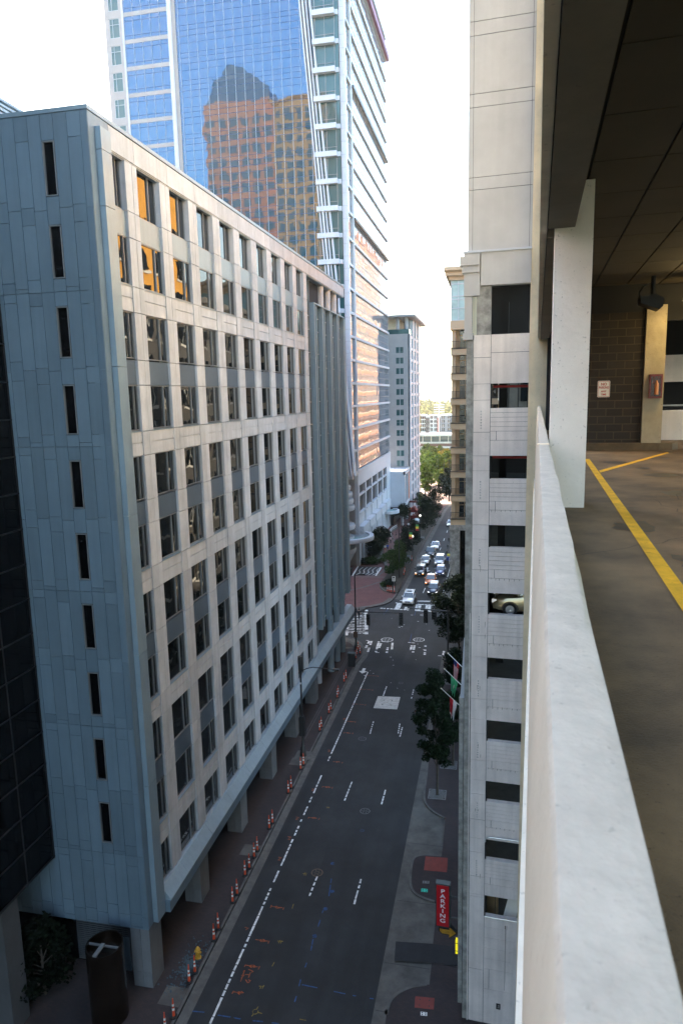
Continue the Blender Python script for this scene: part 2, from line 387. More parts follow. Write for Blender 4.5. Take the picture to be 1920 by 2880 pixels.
struct(b.build('apron_joint', M_GAP))
# far block, left: red brick plaza with pale bands
kl = smoothline(xy((-60, 113.2), g4(105, 1222), g4(300, 1226), g4(480, 1198), g4(590, 1166), g4(655, 1118), g4(692, 1066), g4(745, 985)), 5) + xy(g4(850, 800), g4(1000, 500), g4(1120, 280), g4(1200, 130), (-13.2, 214), (-30, 216))
struct(MB().poly([(-60, 216), ] + kl, -.04, .14).build('plaza', M_PLAZA))
b = MB(); ribbon(b, kl[:-1], .3, 0, .155, -1); struct(b.build('kerb', M_KERB))
b = MB(); ribbon(b, kl[25:-1], 1.0, .004, .004, 1); struct(b.build('gutter', M_CONC))
b = MB()
for P in ((g4(165, 1030), g4(330, 990), g4(500, 935)), (g4(160, 878), g4(400, 880), g4(590, 884)), (g4(470, 870), g4(540, 820), g4(572, 770), g4(560, 700), g4(520, 640), g4(516, 590), g4(560, 540)), (g4(545, 710), g4(640, 690)), (g4(650, 470), g4(700, 520)), (g5(1230, 1300), g5(1320, 1290)), (g5(1400, 1250), g5(1520, 1190))):
    ribbon(b, smoothline(xy(*P), 5), .45, .146, .146)
ribbon(b, kl[:26], .9, .147, .147, -1)
struct(b.build('paving_band', M_KERB))
b = MB(); b.sheet(list(reversed(xy(g4(200, 865), g4(262, 760), g4(512, 772), g4(455, 868)))), .148); struct(b.build('driveway', M_ASPH))
b = MB()
for k in range(5):
    x = 255+k*48; ribbon(b, smoothline(xy(g4(x-30, 862), g4(x+25, 835), g4(x+22, 805), g4(x+60, 775)), 5), .12, .152, .152)
ribbon(b, xy(g4(200, 868), g4(264, 760)), .3, .152, .152); ribbon(b, xy(g4(455, 868), g4(516, 775)), .3, .152, .152)
struct(b.build('driveway_marking', M_PAINT))
bed = smoothline(xy(g4(515, 935), g4(505, 985), g4(545, 1035), g4(620, 1055), g4(698, 1058)), 5)
bedr = xy(g4(760, 925), g4(860, 740), g4(1010, 460), g4(1150, 200))
bedl = xy(g4(1090, 170), g4(930, 330), g4(760, 480), g4(700, 620), g4(600, 760), g4(580, 860))
struct(MB().poly(bed + bedr + bedl, .1, .26).build('planting_bed', M_SOIL))
b = MB(); ribbon(b, bed, .22, .1, .32, 0); ribbon(b, bedr, .22, .1, .3); struct(b.build('kerb', M_KERB))
bed2 = xy(g5(380, 2070), g5(720, 2075), g5(800, 1990), g5(790, 1830), g5(930, 1640), g5(830, 1500), g5(560, 1880))
struct(MB().poly(bed2, .1, .3).build('planting_bed', M_SOIL))
# far block, right pavement
b = MB(); b.poly([(-7.9, 114.5), (14, 114.5), (26, 420), (-1.5, 420)], -.04, .14); struct(b.build('pavement', M_CONC))
# ---- painted road markings
b = MB()
def worn(x, y0, y1, wd=.13, x2=None, n=None, gap=0.0):
    n = n or max(1, int((y1-y0)/.45)); x2 = x if x2 is None else x2; st = (y1-y0)/n
    for k in range(n):
        if rng.random() < gap: continue
        ya = y0+k*st; yb = ya+st*(1 if gap == 0 else rng.uniform(.55, 1.02)); f0 = (ya-y0)/(y1-y0); f1 = (yb-y0)/(y1-y0)
        xa = x+(x2-x)*f0; xb = x+(x2-x)*f1; j = rng.uniform(-.012, .012, 4) if gap else np.zeros(4)
        b.sheet([(xa-wd/2+j[0], ya), (xa+wd/2+j[1], ya), (xb+wd/2+j[2], yb), (xb-wd/2+j[3], yb)], .006)
LX = -14.8
worn(LX, 20, 30.6, .13, gap=.12); worn(LX, 31, 40.2, .13, gap=.02); worn(LX, 40.3, 47.5, .13, gap=.3); worn(LX, 47.5, 53.5, .13, gap=.25); worn(LX, 54, 57, .13, gap=.1)
worn(LX, 59.5, 81.3, .13, gap=.04)
for p, q in (((989.6, 2198), (968.7, 2251.6)), ((893, 2463), (870, 2520)), ((1050, 2028), (1040, 2064)), ((1087, 1930), (1077, 1957)), ((1086.5, 2211), (1072.5, 2262)), ((1133, 2037), (1124, 2072)), ((1163, 1938), (1156, 1965)), ((1015.7, 2470), (995.5, 2543)), ((1119, 2063), (1124, 2034))):
    a = G0(*q); c = G0(*p)
    if a.y > c.y: a, c = c, a
    worn(a.x, a.y, c.y, .12, c.x, gap=.12 if q[0] > 990 else .02)
for p, q in (((1000, 995), (975, 1050)), ((1065, 820), (1048, 860)), ((1212, 448), (1202, 474)), ((1243, 360), (1237, 385)), ((1172, 550), (1160, 578))):
    a = g4(*q); c = g4(*p); worn(a.x, a.y, c.y, .14, c.x)
a = g4(1185, 1090); c = g4(1282, 740); worn(a.x, a.y, c.y, .16, c.x)
b.sheet(list(reversed(xy(g4(915, 1133), g4(1130, 1137), g4(1130, 1148), g4(912, 1146)))), .006); b.sheet(list(reversed(xy(g4(728, 1128), g4(760, 1128), g4(750, 1137), g4(720, 1137)))), .006)
# crosswalks
def bar(p, q, wd, gap=0.0, z=.006):
    p = Vector(p[:2]); q = Vector(q[:2]); d = q-p; L = d.length; d.normalize(); nn = Vector((d.y, -d.x))*wd/2; n = max(1, int(L/.5))
    for k in range(n):
        if rng.random() < gap: continue
        a = p+d*(L*k/n); c = p+d*(L*(k+(1 if gap == 0 else rng.uniform(.6, 1)))/n)
        b.sheet([tuple(a+nn), tuple(c+nn), tuple(c-nn), tuple(a-nn)], z)
for k in range(7):
    y = 1268+k*36
    for dy in (0, 15): bar(g4(180-k*7, y+dy-14), g4(352, y+dy-2), .2, .05)
bar(g4(352, 1236), g4(352, 1505), .5, .12); bar(g4(140, 1400), g4(130, 1520), .5, .12)
for P, Q in (((505, 1217), (830, 1238)), ((672, 1158), (740, 1164)), ((915, 1174), (1110, 1186)), ((888, 1243), (1110, 1256))): bar(g4(*P), g4(*Q), .35, .03)
for P, Q in (((705, 1160), (675, 1230)), ((733, 1162), (703, 1230)), ((790, 1205), (780, 1235)), ((815, 1212), (808, 1228)), ((912, 1176), (898, 1243)), ((945, 1178), (930, 1243)), ((1022, 1182), (1008, 1246)), ((1052, 1184), (1040, 1250))): bar(g4(*P), g4(*Q), .42, .02)
for P, Q in (((385, 1580), (342, 1660)), ((410, 1580), (368, 1700)), ((490, 1585), (455, 1705)), ((512, 1605), (490, 1660)), ((588, 1650), (575, 1710)), ((640, 1600), (630, 1690)), ((852, 1628), (828, 1728)), ((882, 1628), (860, 1728)), ((1003, 1630), (993, 1735)), ((1205, 1690), (1200, 1740))): bar(g4(*P), g4(*Q), .3, .25)
for P, Q in (((350, 1572), (600, 1590)), ((362, 1704), (500, 1706)), ((1140, 1742), (1230, 1745)), ((770, 1590), (1010, 1615))): bar(g4(*P), g4(*Q), .16, .4)
# arrows
def arrow(tail, tip, wd):
    a = Vector(tail[:2]); c = Vector(tip[:2]); d = (c-a); L = d.length; d.normalize(); nn = Vector((d.y, -d.x))
    h = c-d*L*.45
    for P in ((a+nn*wd*.22, h+nn*wd*.22, h-nn*wd*.22, a-nn*wd*.22), (h+nn*wd*.6, c, h-nn*wd*.6)): b.sheet([tuple(q) for q in P], .006)
arrow(g4(330, 1880), g4(305, 1938), .9); arrow(g4(1020, 770), g4(1000, 825), 1.4)
for k in range(26):                                        # chips of old paint and thermoplastic in the junction
    q = (rng.uniform(-15, -8.5), rng.uniform(76, 106)); r = rng.uniform(.05, .22); b.sheet([(q[0]-r, q[1]), (q[0]+r*.4, q[1]-r*.5), (q[0]+r, q[1]+r*.3), (q[0], q[1]+r*.4)], .0065)
struct(b.build('road_marking', M_PAINT))
def sprayed(m, items, wd=.06):
    global b
    sv_ = b; b = MB()
    for it in items:
        for P, Q in zip(it[:-1], it[1:]): bar(P, Q, wd, .06, .0075)
    o = struct(b.build('utility_marking', m)); b = sv_; return o
def off(c, *ds): return [(c[0]+dx, c[1]+dy) for dx, dy in ds]
orr = []
for p in ((1455, 545), (1390, 703), (1305, 898), (1075, 1460), (980, 1670), (917, 1832), (842, 2000), (1522, 362), (1540, 290)):
    c = g7(*p); orr += [off(c, (-.45, 0), (.45, .02)), off(c, (-.45, -.14), (-.43, .16)), off(c, (.44, -.16), (.45, .15)), off(c, (-.2, 0), (0, .12), (.25, 0), (0, -.1), (-.2, 0))]
for p in ((420, 1962), (355, 2115), (275, 2277)):
    c = g4(*p); orr += [off(c, (-.7, 0), (.7, .0)), off(c, (-.7, -.2), (-.7, .2)), off(c, (.7, -.2), (.7, .2))]
c = g7(885, 1895); orr += [off(c, (-.1, .5), (.25, .42), (.1, .3), (.12, -.2)), off(c, (.0, -.25), (.2, -.45), (.32, -.28), (.1, -.2)), off(c, (-.3, .4), (-.25, -.45)), off(c, (-.38, .3), (-.2, .34)), off(c, (-.36, 0), (-.2, .05), (-.3, -.2)), off(c, (-.16, .1), (.1, .14))]
for p in ((1400, 475), (1495, 275), (880, 1600), (1300, 720), (1200, 900), (1150, 1025), (1090, 1155)):
    c = g7(*p); s = .16; orr += [off(c, (-s, s), (s*.6, s), (-s*.6, -s), (s, -s))]
sprayed(M_OR, orr)
bl = []
dots = [g7(1423, 1184), g7(1420, 1360), g7(1377, 1470), g7(1309, 1642), g7(1215, 1940), g7(1185, 2045), g7(1140, 2190)]
for c in dots[:4]: bl += [off(c, *[(.13*math.cos(a), .13*math.sin(a)) for a in np.linspace(0, 6.28, 9)]), off(c, (-.1, 0), (.1, 0)), off(c, (0, -.1), (0, .1)), off(c, (-.08, .06), (.08, -.06))]
bl += [[g7(1415, 1280), g7(1398, 1400)], [g7(1363, 1480), g7(1352, 1510)], [g7(1345, 1540), g7(1325, 1600)], [g7(1300, 1660), g7(1285, 1740)], [g7(1260, 1810), g7(1245, 1850)], [g7(1222, 1915), g7(1208, 1970)], [g7(1195, 2020), g7(1180, 2070)], [g7(540, 2115), g7(620, 2122)], [g7(700, 2140), g7(800, 2155), g7(870, 2170)], [g7(920, 2175), g7(1000, 2182)], [g7(1040, 2188), g7(1090, 2195)], [g4(590, 1230), g4(540, 1290)], [g4(930, 1130), g4(880, 1300)], [g4(850, 1500), g4(830, 1590)], [g7(1230, 1948), g7(1330, 1968)], [g7(1430, 1990), g7(1520, 2010)]]
bl += [[g6(80, 2150), g6(110, 2155)], [g6(200, 2170), g6(235, 2175)]]
sprayed(M_BL, bl, .07)
ye = []
for p in ((978, 1960), (1093, 1676), (1250, 1250), (1395, 830)): c = g7(*p); ye += [off(c, (-.18, 0), (.18, .04)), off(c, (-.06, -.16), (-.02, .16)), off(c, (.06, -.16), (.1, .16))]
c = g7(937, 2118); ye += [off(c, *[(.16*math.cos(a), .16*math.sin(a)) for a in np.linspace(0, 6.28, 11)]), off(c, (.16, -.02), (.5, -.06)), off(c, (.02, .16), (.05, .42)), off(c, (-.05, -.16), (-.12, -.35))]
ye += [[g7(1215, 2165), g7(1280, 2178)], [g7(1168, 1468), g7(1180, 1430)], [g7(1042, 1832), g7(1060, 1800)]]
sprayed(M_YE, ye, .05)
# ================================================================== OFFICE BUILDING (left)
OF = thing('office_building', 'grey precast office block with eleven rows of square windows and blue metal end wall', 'building', (-19, 62, 0))
X0 = -18.9; YS = 32.42; NB = 10; PITCH_Y = 3.94; YF0 = 37.0    # far edge of pier 1
ZB = [43.9-3.85*k for k in range(11)]; ZT = [z+2.45 for z in ZB]
pier_far = [YF0+PITCH_Y*k for k in range(NB)]; pier_near = [y-1.27 for y in pier_far]
MB().box(-60, -19.62, YS+.3, 90.9, 4.3, 47.2).build('core_wall', M_GAP, OF)
MB().box(-60, -22.6, YS+1.2, 90.5, 0, 4.25).build('ground_floor_glazing', M_DGLS, OF)
b = MB()
zb = sorted([ZB[k]-.06 for k in range(11)] + [ZT[k]+.0 for k in range(11)])
for yn, yf in zip(pier_near, pier_far):
    b.mark()
    ym = (yn+yf)/2+.12
    cuts = [5.45] + [z for z in zb if 5.6 < z < 46.2] + [46.33]
    for z0, z1 in zip(cuts[:-1], cuts[1:]):
        b.box(-19.58, X0, yn, ym-.012, z0+.018, z1-.018); b.box(-19.58, X0, ym+.012, yf, z0+.018, z1-.018)
b.build_each('pier', M_PREC, OF)
M_SPD = mat('dark_spandrel_metal', (.1, .14, .19), .4, metal=.25, var=.06, scale=.6, island=.12)
b = MB(); g_ = MB(); sill = MB()
YW = [(34.3, pier_near[0])] + [(pier_far[k], pier_near[k+1]) for k in range(NB-1)]
for i, (ya, yb) in enumerate(YW):
    for k in range(10):
        z1 = ZB[k]-.08; z0 = ZT[k+1]+.02
        b.mark(); sill.mark(); g_.mark()
        if k % 2 == 1:                       # grooved precast band
            zm = (z0+z1)/2+.05
            b.box(-19.58, X0-.06, ya+.015, yb-.015, z0, zm-.03); b.box(-19.58, X0-.06, ya+.015, yb-.015, zm+.03, z1); b.box(-19.58, X0-.12, ya+.015, yb-.015, zm-.03, zm+.03)
            sill.box(-19.4, X0-.02, ya+.02, yb-.02, z1, z1+.05)
        else:
            g_.box(-19.58, X0-.15, ya+.01, yb-.01, z0, z1)
b.build_each('spandrel_band', M_PREC, OF); [q.data.materials.__setitem__(0, M_PANEL2 if q.data.vertices[0].co.z+wl(OF).z > 42 else M_SPD) for q in g_.build_each('spandrel_panel', M_PANEL, OF)]; sill.build_each('window_sill', M_PANEL2, OF)
wins = []
for k in range(11):
    for i, (ya, yb) in enumerate(YW): wins.append((ya, yb, ZB[k], ZT[k]))
wins.sort(key=lambda q: q[0])
def office_window(fb, pb, q):
    ya, yb, z0, z1 = q; x = X0-.24 if z1 < 46.2 else X0-.42; t = .05; ym = ya+(yb-ya)*.68
    fb.box(x, x+.1, ya+.01, ya+t, z0+.01, z1-.01); fb.box(x, x+.1, yb-t, yb-.01, z0+.01, z1-.01)
    fb.box(x, x+.1, ya+t, yb-t, z0+.01, z0+.01+t); fb.box(x, x+.1, ya+t, yb-t, z1-t, z1-.01); fb.box(x, x+.12, ym-.025, ym+.025, z0+t, z1-t)
    j = rng.uniform(-.007, .007, 8); A = (ya+t, ym-.025, ym+.025, yb-t)
    for h in (0, 1): pb.quad((x+.035+j[h*4], A[h*2], z0+t), (x+.035+j[h*4+1], A[h*2+1], z0+t), (x+.035+j[h*4+2], A[h*2+1], z1-t), (x+.035+j[h*4+3], A[h*2], z1-t))
for q in wins[:100]:
    fb, pb = MB(), MB(); office_window(fb, pb, q); f = fb.build('window', M_WINF, OF); pb.build('pane', M_WIN, f)
fb, pb = MB(), MB()
for q in wins[100:]: office_window(fb, pb, q)
f = stuff(fb.build('window', M_WINF, OF)); stuff(pb.build('pane', M_WIN, f))
# roof band
b = MB()
yy = [34.3]+[pier_far[k]-.2 for k in range(NB)]+[76.5, 80.5, 84.5, 88.3, 91.2]
for ya, yb in zip(yy[:-1], yy[1:]): b.box(-20.4, X0, ya+.012, yb-.012, 46.42, 47.55)
b.box(-20.3, X0-.05, 34.3, 91.15, 46.36, 46.42)
b.build('roof_fascia', M_PREC, OF)
b = MB(); b.box(-61, X0+.04, YS-.04, 91.3, 47.6, 47.8); b.box(-22.5, X0-.1, 34.3, 91.0, 46.3, 46.36); b.build('coping', M_PANEL2, OF)
b = MB(); b.box(-19.6, X0, YS+.03, 33.0, 4.0, 47.57); b.box(-19.6, X0+.001, 33.0, 34.28, 46.9, 47.57); b.build('corner_panel', M_PANEL, OF)
b = MB()
zc = [4.0]+[ZB[k]-.5 for k in range(10, -1, -2)]+[46.0, 47.05]
for z0, z1 in zip(zc[:-1], zc[1:]):
    b.box(-19.6, X0+.3, 33.02, 33.95, z0+.015, z1-.015); b.box(-19.6, X0-.15, 33.97, 34.28, z0+.015, z1-.015)
b.build('corner_fin', M_PANEL2, OF)
# south end wall: staggered metal panels round a stack of slit windows
b = MB(); sl = []
edges = [-18.92, -19.28, -20.0, -20.73, -21.42, -22.12, -22.85, -23.58, -24.3, -25.0, -25.7, -26.4, -27.1, -27.8, -28.5, -29.2, -29.9, -30.6, -31.3, -32, -32.7, -33.4]
wz = [(46.4-3.85*k, 43.86-3.85*k) for k in range(10)]
jo = {0: 0.0, 1: 0.35, 2: -.28, 3: 0, 4: .3, 5: -.25, 6: .33, 7: -.3}
for i, (xa, xb) in enumerate(zip(edges[1:], edges[:-1])):
    cuts = {3.95, 47.6}
    for k in range(12):
        z1 = 46.4-3.85*k; z0 = z1-2.54
        if i == 3:
            cuts |= {z1, z0}
        elif i % 4 == 1: cuts |= {z0-.45 if k % 2 == 0 else z0, z1+.05}
        elif i % 4 == 2: cuts |= {z0-.55} if k % 2 == 0 else {z0-1.3+.9}
        elif i % 4 == 3: cuts |= {z0-.1, z1+.25}
        else: cuts |= {z0-.62} if k % 2 == 0 else set()
        if k % 2 == 1: cuts.add(z0-.62)
    cuts = sorted(c for c in cuts if 3.9 <= c <= 47.7)
    for z0, z1 in zip(cuts[:-1], cuts[1:]):
        if z1-z0 < .06: continue
        if i == 3 and any(abs(z0-q[1]) < .02 for q in wz): continue
        b.box(xa+.011, xb-.011, YS, YS+.25, z0+.012, z1-.012)
b.build('end_wall_panel', M_PANEL, OF)
for z1, z0 in wz:
    xa, xb = edges[4], edges[3]
    f = MB().box(xa+.02, xa+.07, YS-.02, YS+.2, z0+.02, z1-.02).box(xb-.07, xb-.02, YS-.02, YS+.2, z0+.02, z1-.02).box(xa+.07, xb-.07, YS-.02, YS+.2, z1-.07, z1-.02).box(xa+.07, xb-.07, YS-.02, YS+.2, z0+.02, z0+.07).build('slit_window', M_WINF, OF)
    MB().box(xa+.07, xb-.07, YS+.1, YS+.15, z0+.07, z1-.07).build('pane', M_DGLS, f)
# ledge over the arcade, soffit, columns
b = MB(); yy = [34.1]+[pier_near[k]+.8 for k in range(NB)]+[76.4, 80.3, 84.2, 88.1, 91.6]
for ya, yb in zip(yy[:-1], yy[1:]): b.prism([(-19.5, 5.42), (X0+.1, 5.42), (X0+.62, 4.72), (X0+.62, 4.66), (-19.5, 4.66)], 'y', ya+.01, yb-.01)
b.build('arcade_ledge', mat('pale_ledge_metal', (.3, .38, .43), .35, metal=.2, var=.08, scale=.6, streak=.1), OF)
MB().box(-24.3, X0+.58, 34.0, 91.5, 3.95, 4.65).build('arcade_beam', M_PANEL, OF)
M_ARC = mat('shaded_precast', (.15, .155, .165), .8, var=.12, scale=.7, streak=.15)  # facade precast darkened, arcade shade put into the colour
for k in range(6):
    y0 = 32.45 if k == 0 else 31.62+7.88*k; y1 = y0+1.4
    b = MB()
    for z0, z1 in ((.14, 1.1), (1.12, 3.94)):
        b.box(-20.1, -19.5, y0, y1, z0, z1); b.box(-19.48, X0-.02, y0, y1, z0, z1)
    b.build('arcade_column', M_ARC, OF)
b = MB()
for k in range(7): b.box(-22.59, -22.5, 36+7.88*k, 36.1+7.88*k, .14, 3.9)
b.box(-22.58, -22.0, 34, 90, .14, .3); b.build('shopfront_frame', M_DARK, OF)
M_LOUV = mat('louvre_metal', (.06, .065, .075), .6, var=0)
b = MB()
for k in range(26): b.box(-24.3, -20.3, YS+1.0, YS+1.12, .4+k*.135, .49+k*.135)
b.build('louvre', M_LOUV, OF)
MB().box(-22.9, -21.9, YS+.93, YS+.99, .14, 2.4).box(-21.8, -20.8, YS+.93, YS+.99, .14, 2.4).build('service_door', M_PANEL, OF)
# glazed stair bay with vertical fins and three round columns
b = MB(); b.box(-19.55, -19.5, pier_far[-1]+.02, 75.2, 5.45, 46.3); b.box(-20.6, -20.2, 75.2, 90.9, 43.9, 46.3); b.box(-19.55, -19.45, 75.2, 90.8, 7.2, 43.6); b.build('stair_glazing', M_TEAL, OF)
b = MB()
for k in range(23):
    z = 7.8+k*1.925+(.5 if k % 2 else 0)
    if z < 43.4: b.box(-19.5, -19.38, pier_far[-1]+.03, 90.8, z, z+.07)
for y in (73.9, 75.1): b.box(-19.5, -19.36, y, y+.06, 5.5, 46.3)
b.build('stair_mullion', M_WINF, OF)
b = MB(); b2 = MB()
zs = [7.25, 14.9, 22.6, 30.3, 38.0, 43.75]
for k in range(5):
    y = 75.35+3.82*k
    b.mark(); b2.mark()
    for z0, z1 in zip(zs[:-1], zs[1:]):
        b.box(-19.5, X0, y, y+.34, z0+.01, z1-.01); b.box(-19.5, X0-.08, y+1.2, y+1.5, z0+.01, z1-.01)
        b2.box(-19.5, X0-.25, y+.36, y+1.18, z0+.01, z0+1.3)
b.build_each('facade_fin', M_PANEL2, OF); b2.build_each('fin_infill', M_PANEL, OF)
MB().box(-20.5, X0+.02, 75.3, 90.95, 43.76, 43.9).build('fin_cap', M_PANEL2, OF)
for y in (80.55, 84.05, 87.4):
    MB().cyl((-19.5, y, 43.9), (-19.5, y, 46.3), .42, n=20).build('round_column', M_PREC, OF, True); MB().cyl((-19.3, y, .14), (-19.3, y, 7.3), .42, n=20).build('round_column', M_PANEL2, OF, True)
MB().cyl((-20.0, 76.8, .14), (-20.0, 76.8, 3.95), .42, n=20).build('round_column', M_PREC, OF, True)
# ================================================================== DARK GLASS BUILDING (far left)
DG = thing('dark_glass_building', 'black glass office wing in deep shade at the left edge beside the blue metal wall', 'building', (-26, 20, 0))
M_BLKG = mat('black_cladding', (.006, .0065, .008), .35, var=.1)
MB().box(-70, -24.55, -30, 32.38, 7.9, 41.6).build('wall', M_DGLS, DG)
b = MB()
for k in range(18): b.box(-24.55, -24.47, -30, 32.36, 8+k*1.93, 8.06+k*1.93)
for k in range(26): b.box(-24.55, -24.49, 32.3-2.4*k, 32.36-2.4*k, 7.9, 41.6)
b.build('mullion', M_DARK, DG)
MB().box(-70, -24.3, -30, 32.38, 41.6, 42.1).build('parapet', M_DARK, DG)
MB().box(-70, -29, -30, 30, .1, 7.85).build('ground_floor_wall', M_BLKG, DG)
MB().box(-26.0, -24.9, 28.2, 29.5, .14, 7.88).build('column', mat('shaded_concrete', (.07, .072, .078), .7, var=.1), DG)  # pale concrete column darkened, its shade put into the colour
# rooftop plant screen behind the office roof
SCY1 = PX(85, 322, -27.2).y
PS = thing('roof_plant_screen', 'pale slatted plant screen on the grey office roof at the left edge', 'screen', (-27.2, 44, 47.8))
b = MB()
for k in range(10): b.box(-27.3, -27.15, 34, SCY1, 48.2+k*.25, 48.33+k*.25)
b.box(-27.4, -27.1, 34, SCY1, 50.7, 50.85)
b.build('slat', M_PANEL2, PS)
b = MB()
for y in np.arange(34.5, SCY1, 2.4): b.box(-27.5, -27.32, y, y+.12, 47.8, 50.7)
b.build('post', M_WINF, PS)
MB().box(-27.75, -27.6, 32.8, SCY1, 47.82, 50.7).build('sun_blocking_sheet', M_PANEL2, PS)  # solid sheet added to stop sun leaking through the slats
an = thing('radio_mast', 'thin lattice radio mast standing on the roof at the far left', 'mast', (-30.0, 40.5, 47.8))
an.location = (PY(3, 330, 38).x-.2, 38, 47.8)
b = MB(); b.tf = lambda x, y, z: Vector((x, y, z))+wl(an)
b.cyl((0, 0, 0), (0, 0, 5.2), .09, n=8).cyl((0, 0, 3.2), (0, 0, 3.4), .28, n=8)
for k in range(7): b.cyl((-.12, 0, 3.9+k*.18), (.12, .05, 4.0+k*.18), .02, n=5)
b.build('mast_pole', M_WINF, an)
# ================================================================== GLASS TOWER
TX0, TX1, TY0, TY1, TTOP = -70.4, -25.8, 129.3, 179.5, 118.0
TW = thing('glass_tower', 'tall blue mirror glass tower with white banded street side beyond the junction', 'skyscraper', (-45, 150, 0))
FL = [18.9+4.28*k for k in range(10)]
while FL[-1] < TTOP: FL.append(FL[-1]+4.53)
MB().box(TX0+.4, TX1-.5, TY0+.5, TY1-.3, 18.9, TTOP-.6).build('core_wall', M_GAP, TW)
b = MB(); b.box(TX0, -57.9+.001, TY0+.25, TY0+.6, 18.9, TTOP); b.build('stone_backing', M_STONE, TW)
M_MUL = mat('pale_mullion', (.34, .4, .48), .4, var=0); M_BMU = mat('blue_mullion', (.03, .08, .2), .4, var=0)
b = MB(); b2 = MB(); b3 = MB(); wq = []
xl0, xl1 = -69.5, -67.5
for z0, z1 in zip(FL[:-1], FL[1:]):
    b.box(TX0, xl0, TY0, TY0+.3, z0+.01, z1-.01); b.box(xl1, -66.7, TY0, TY0+.3, z0+.01, z1-.01)
    b.box(xl0+.01, xl1-.01, TY0, TY0+.3, z0+.01, z0+1.25)
    b2.mark(); b2.box(-66.6, -57.95, TY0-.02, TY0+.2, z0+.02, z0+.72)
    wq.append((z0, z1))
b.build('stone_cladding', M_STONE, TW); b2.build_each('spandrel_band', M_STONE, TW)
b = MB(); b.box(-57.93, -57.2, TY0-.45, TY0+.3, 18.9, TTOP); b.box(-66.95, -66.62, TY0-.12, TY0+.2, 18.9, TTOP); b.build('white_pier', M_WHITE, TW)
MB().box(-57.2, -56.5, TY0-.15, TY0+.4, 18.9, TTOP).build('stone_pier', M_STONE, TW)
for k, (z0, z1) in enumerate(wq):
    f = MB(); f2 = MB()
    for j in range(6): x = -66.6+j*1.73; f.box(x-.02, x+.02, TY0-.04, TY0+.1, z0+.74, z1)
    for z in (z0+1.35, z1-.75): f2.box(-66.6, -57.95, TY0-.01, TY0+.1, z, z+.06)
    f = f.build('strip_window', M_MUL, TW); f2.build('transom', M_BMU, f)
    MB().box(-66.6, -57.95, TY0+.05, TY0+.1, z0+.74, z1).build('pane', M_BLUE, f)
    if z1 > 60:
        f = MB(); zz = z0+1.28
        for x in (xl0, xl0+.62, xl1-.06): f.box(x, x+.06, TY0+.02, TY0+.2, zz, z1-.02)
        for z in (zz, z1-1.05, z1-.08): f.box(xl0, xl1, TY0+.03, TY0+.2, z, z+.06)
        f = f.build('small_window', M_WHITE, TW)
        MB().box(xl0, xl1, TY0+.1, TY0+.14, zz, z1-.02).build('pane', M_TEAL, f)
# big curtain wall with leaning right edge
def redge(z): return -33.5+(101.3-z)*(3.3/42.5)
b = MB()
b.quad((-56.5, TY0, 18.9), (redge(18.9), TY0, 18.9), (redge(TTOP), TY0, TTOP), (-56.5, TY0, TTOP))
b.build('curtain_wall', M_BLUE, TW)
b = MB(); x = -56.0
while x < redge(18.9)-.3:
    zt = TTOP if x < redge(TTOP) else 101.3-(x+33.5)/(3.3/42.5)
    b.box(x-.03, x+.03, TY0-.08, TY0-.01, 18.9, zt); x += 1.72
b.build('vertical_mullion', M_MUL, TW)
b = MB()
for z0 in FL[:-1]:
    for dz, h in ((0, .07), (.95, .05), (1.75, .05), (3.4, .04)):
        b.box(-56.5, redge(z0+dz)-.1, TY0-.05, TY0-.012, z0+dz, z0+dz+h)
b.build('horizontal_mullion', M_BMU, TW)
b = MB()
for dx, wd, dy in ((0, .22, .9), (.55, .3, 1.1), (1.15, .18, 1.0), (1.75, .3, .8)):
    i = len(b.v)
    for (z, ) in ((18.9,), (TTOP,)):
        xx = redge(z)+dx
        for (x, y) in ((xx, TY0-dy), (xx+wd, TY0-dy), (xx+wd, TY0+.4), (xx, TY0+.4)): b.p(x, y, z)
    for q in ((4, 5, 6, 7), (0, 1, 5, 4), (1, 2, 6, 5), (2, 3, 7, 6), (3, 0, 4, 7)): b.face([i+k for k in q])
b.build('leaning_fin', M_WHITE, TW)
b = MB(); b.quad((redge(18.9), TY0+.1, 18.9), (-29.0, TY0+.1, 18.9), (-29.0, TY0+.1, TTOP), (redge(TTOP), TY0+.1, TTOP)); b.build('side_glazing', M_BLUE, TW)
# corner bay of stacked windows with white slabs
b = MB(); wn = MB(); fr = MB()
for z0, z1 in zip(FL[:-1], FL[1:]):
    b.mark(); b.box(-31.2, -27.3, TY0-1.2, TY0+.3, z0-.1, z0+.75); b.box(-27.3, -26.75, TY0-.5, TY0+.3, z0-.05, z0+.7)
    fr.box(-31.2, -27.35, TY0-.42, TY0-.36, z0+1.55, z0+1.6)
    for x in (-30.9, -29.2, -27.5): fr.box(x, x+.07, TY0-.4, TY0-.3, z0+.76, z1-.1)
wn.box(-31.2, -26.75, TY0-.3, TY0-.2, 18.9, TTOP)
b.build_each('balcony_slab', M_WHITE, TW); wn.build('balcony_glazing', M_TEAL, TW); fr.build('balcony_frame', M_WINF, TW)
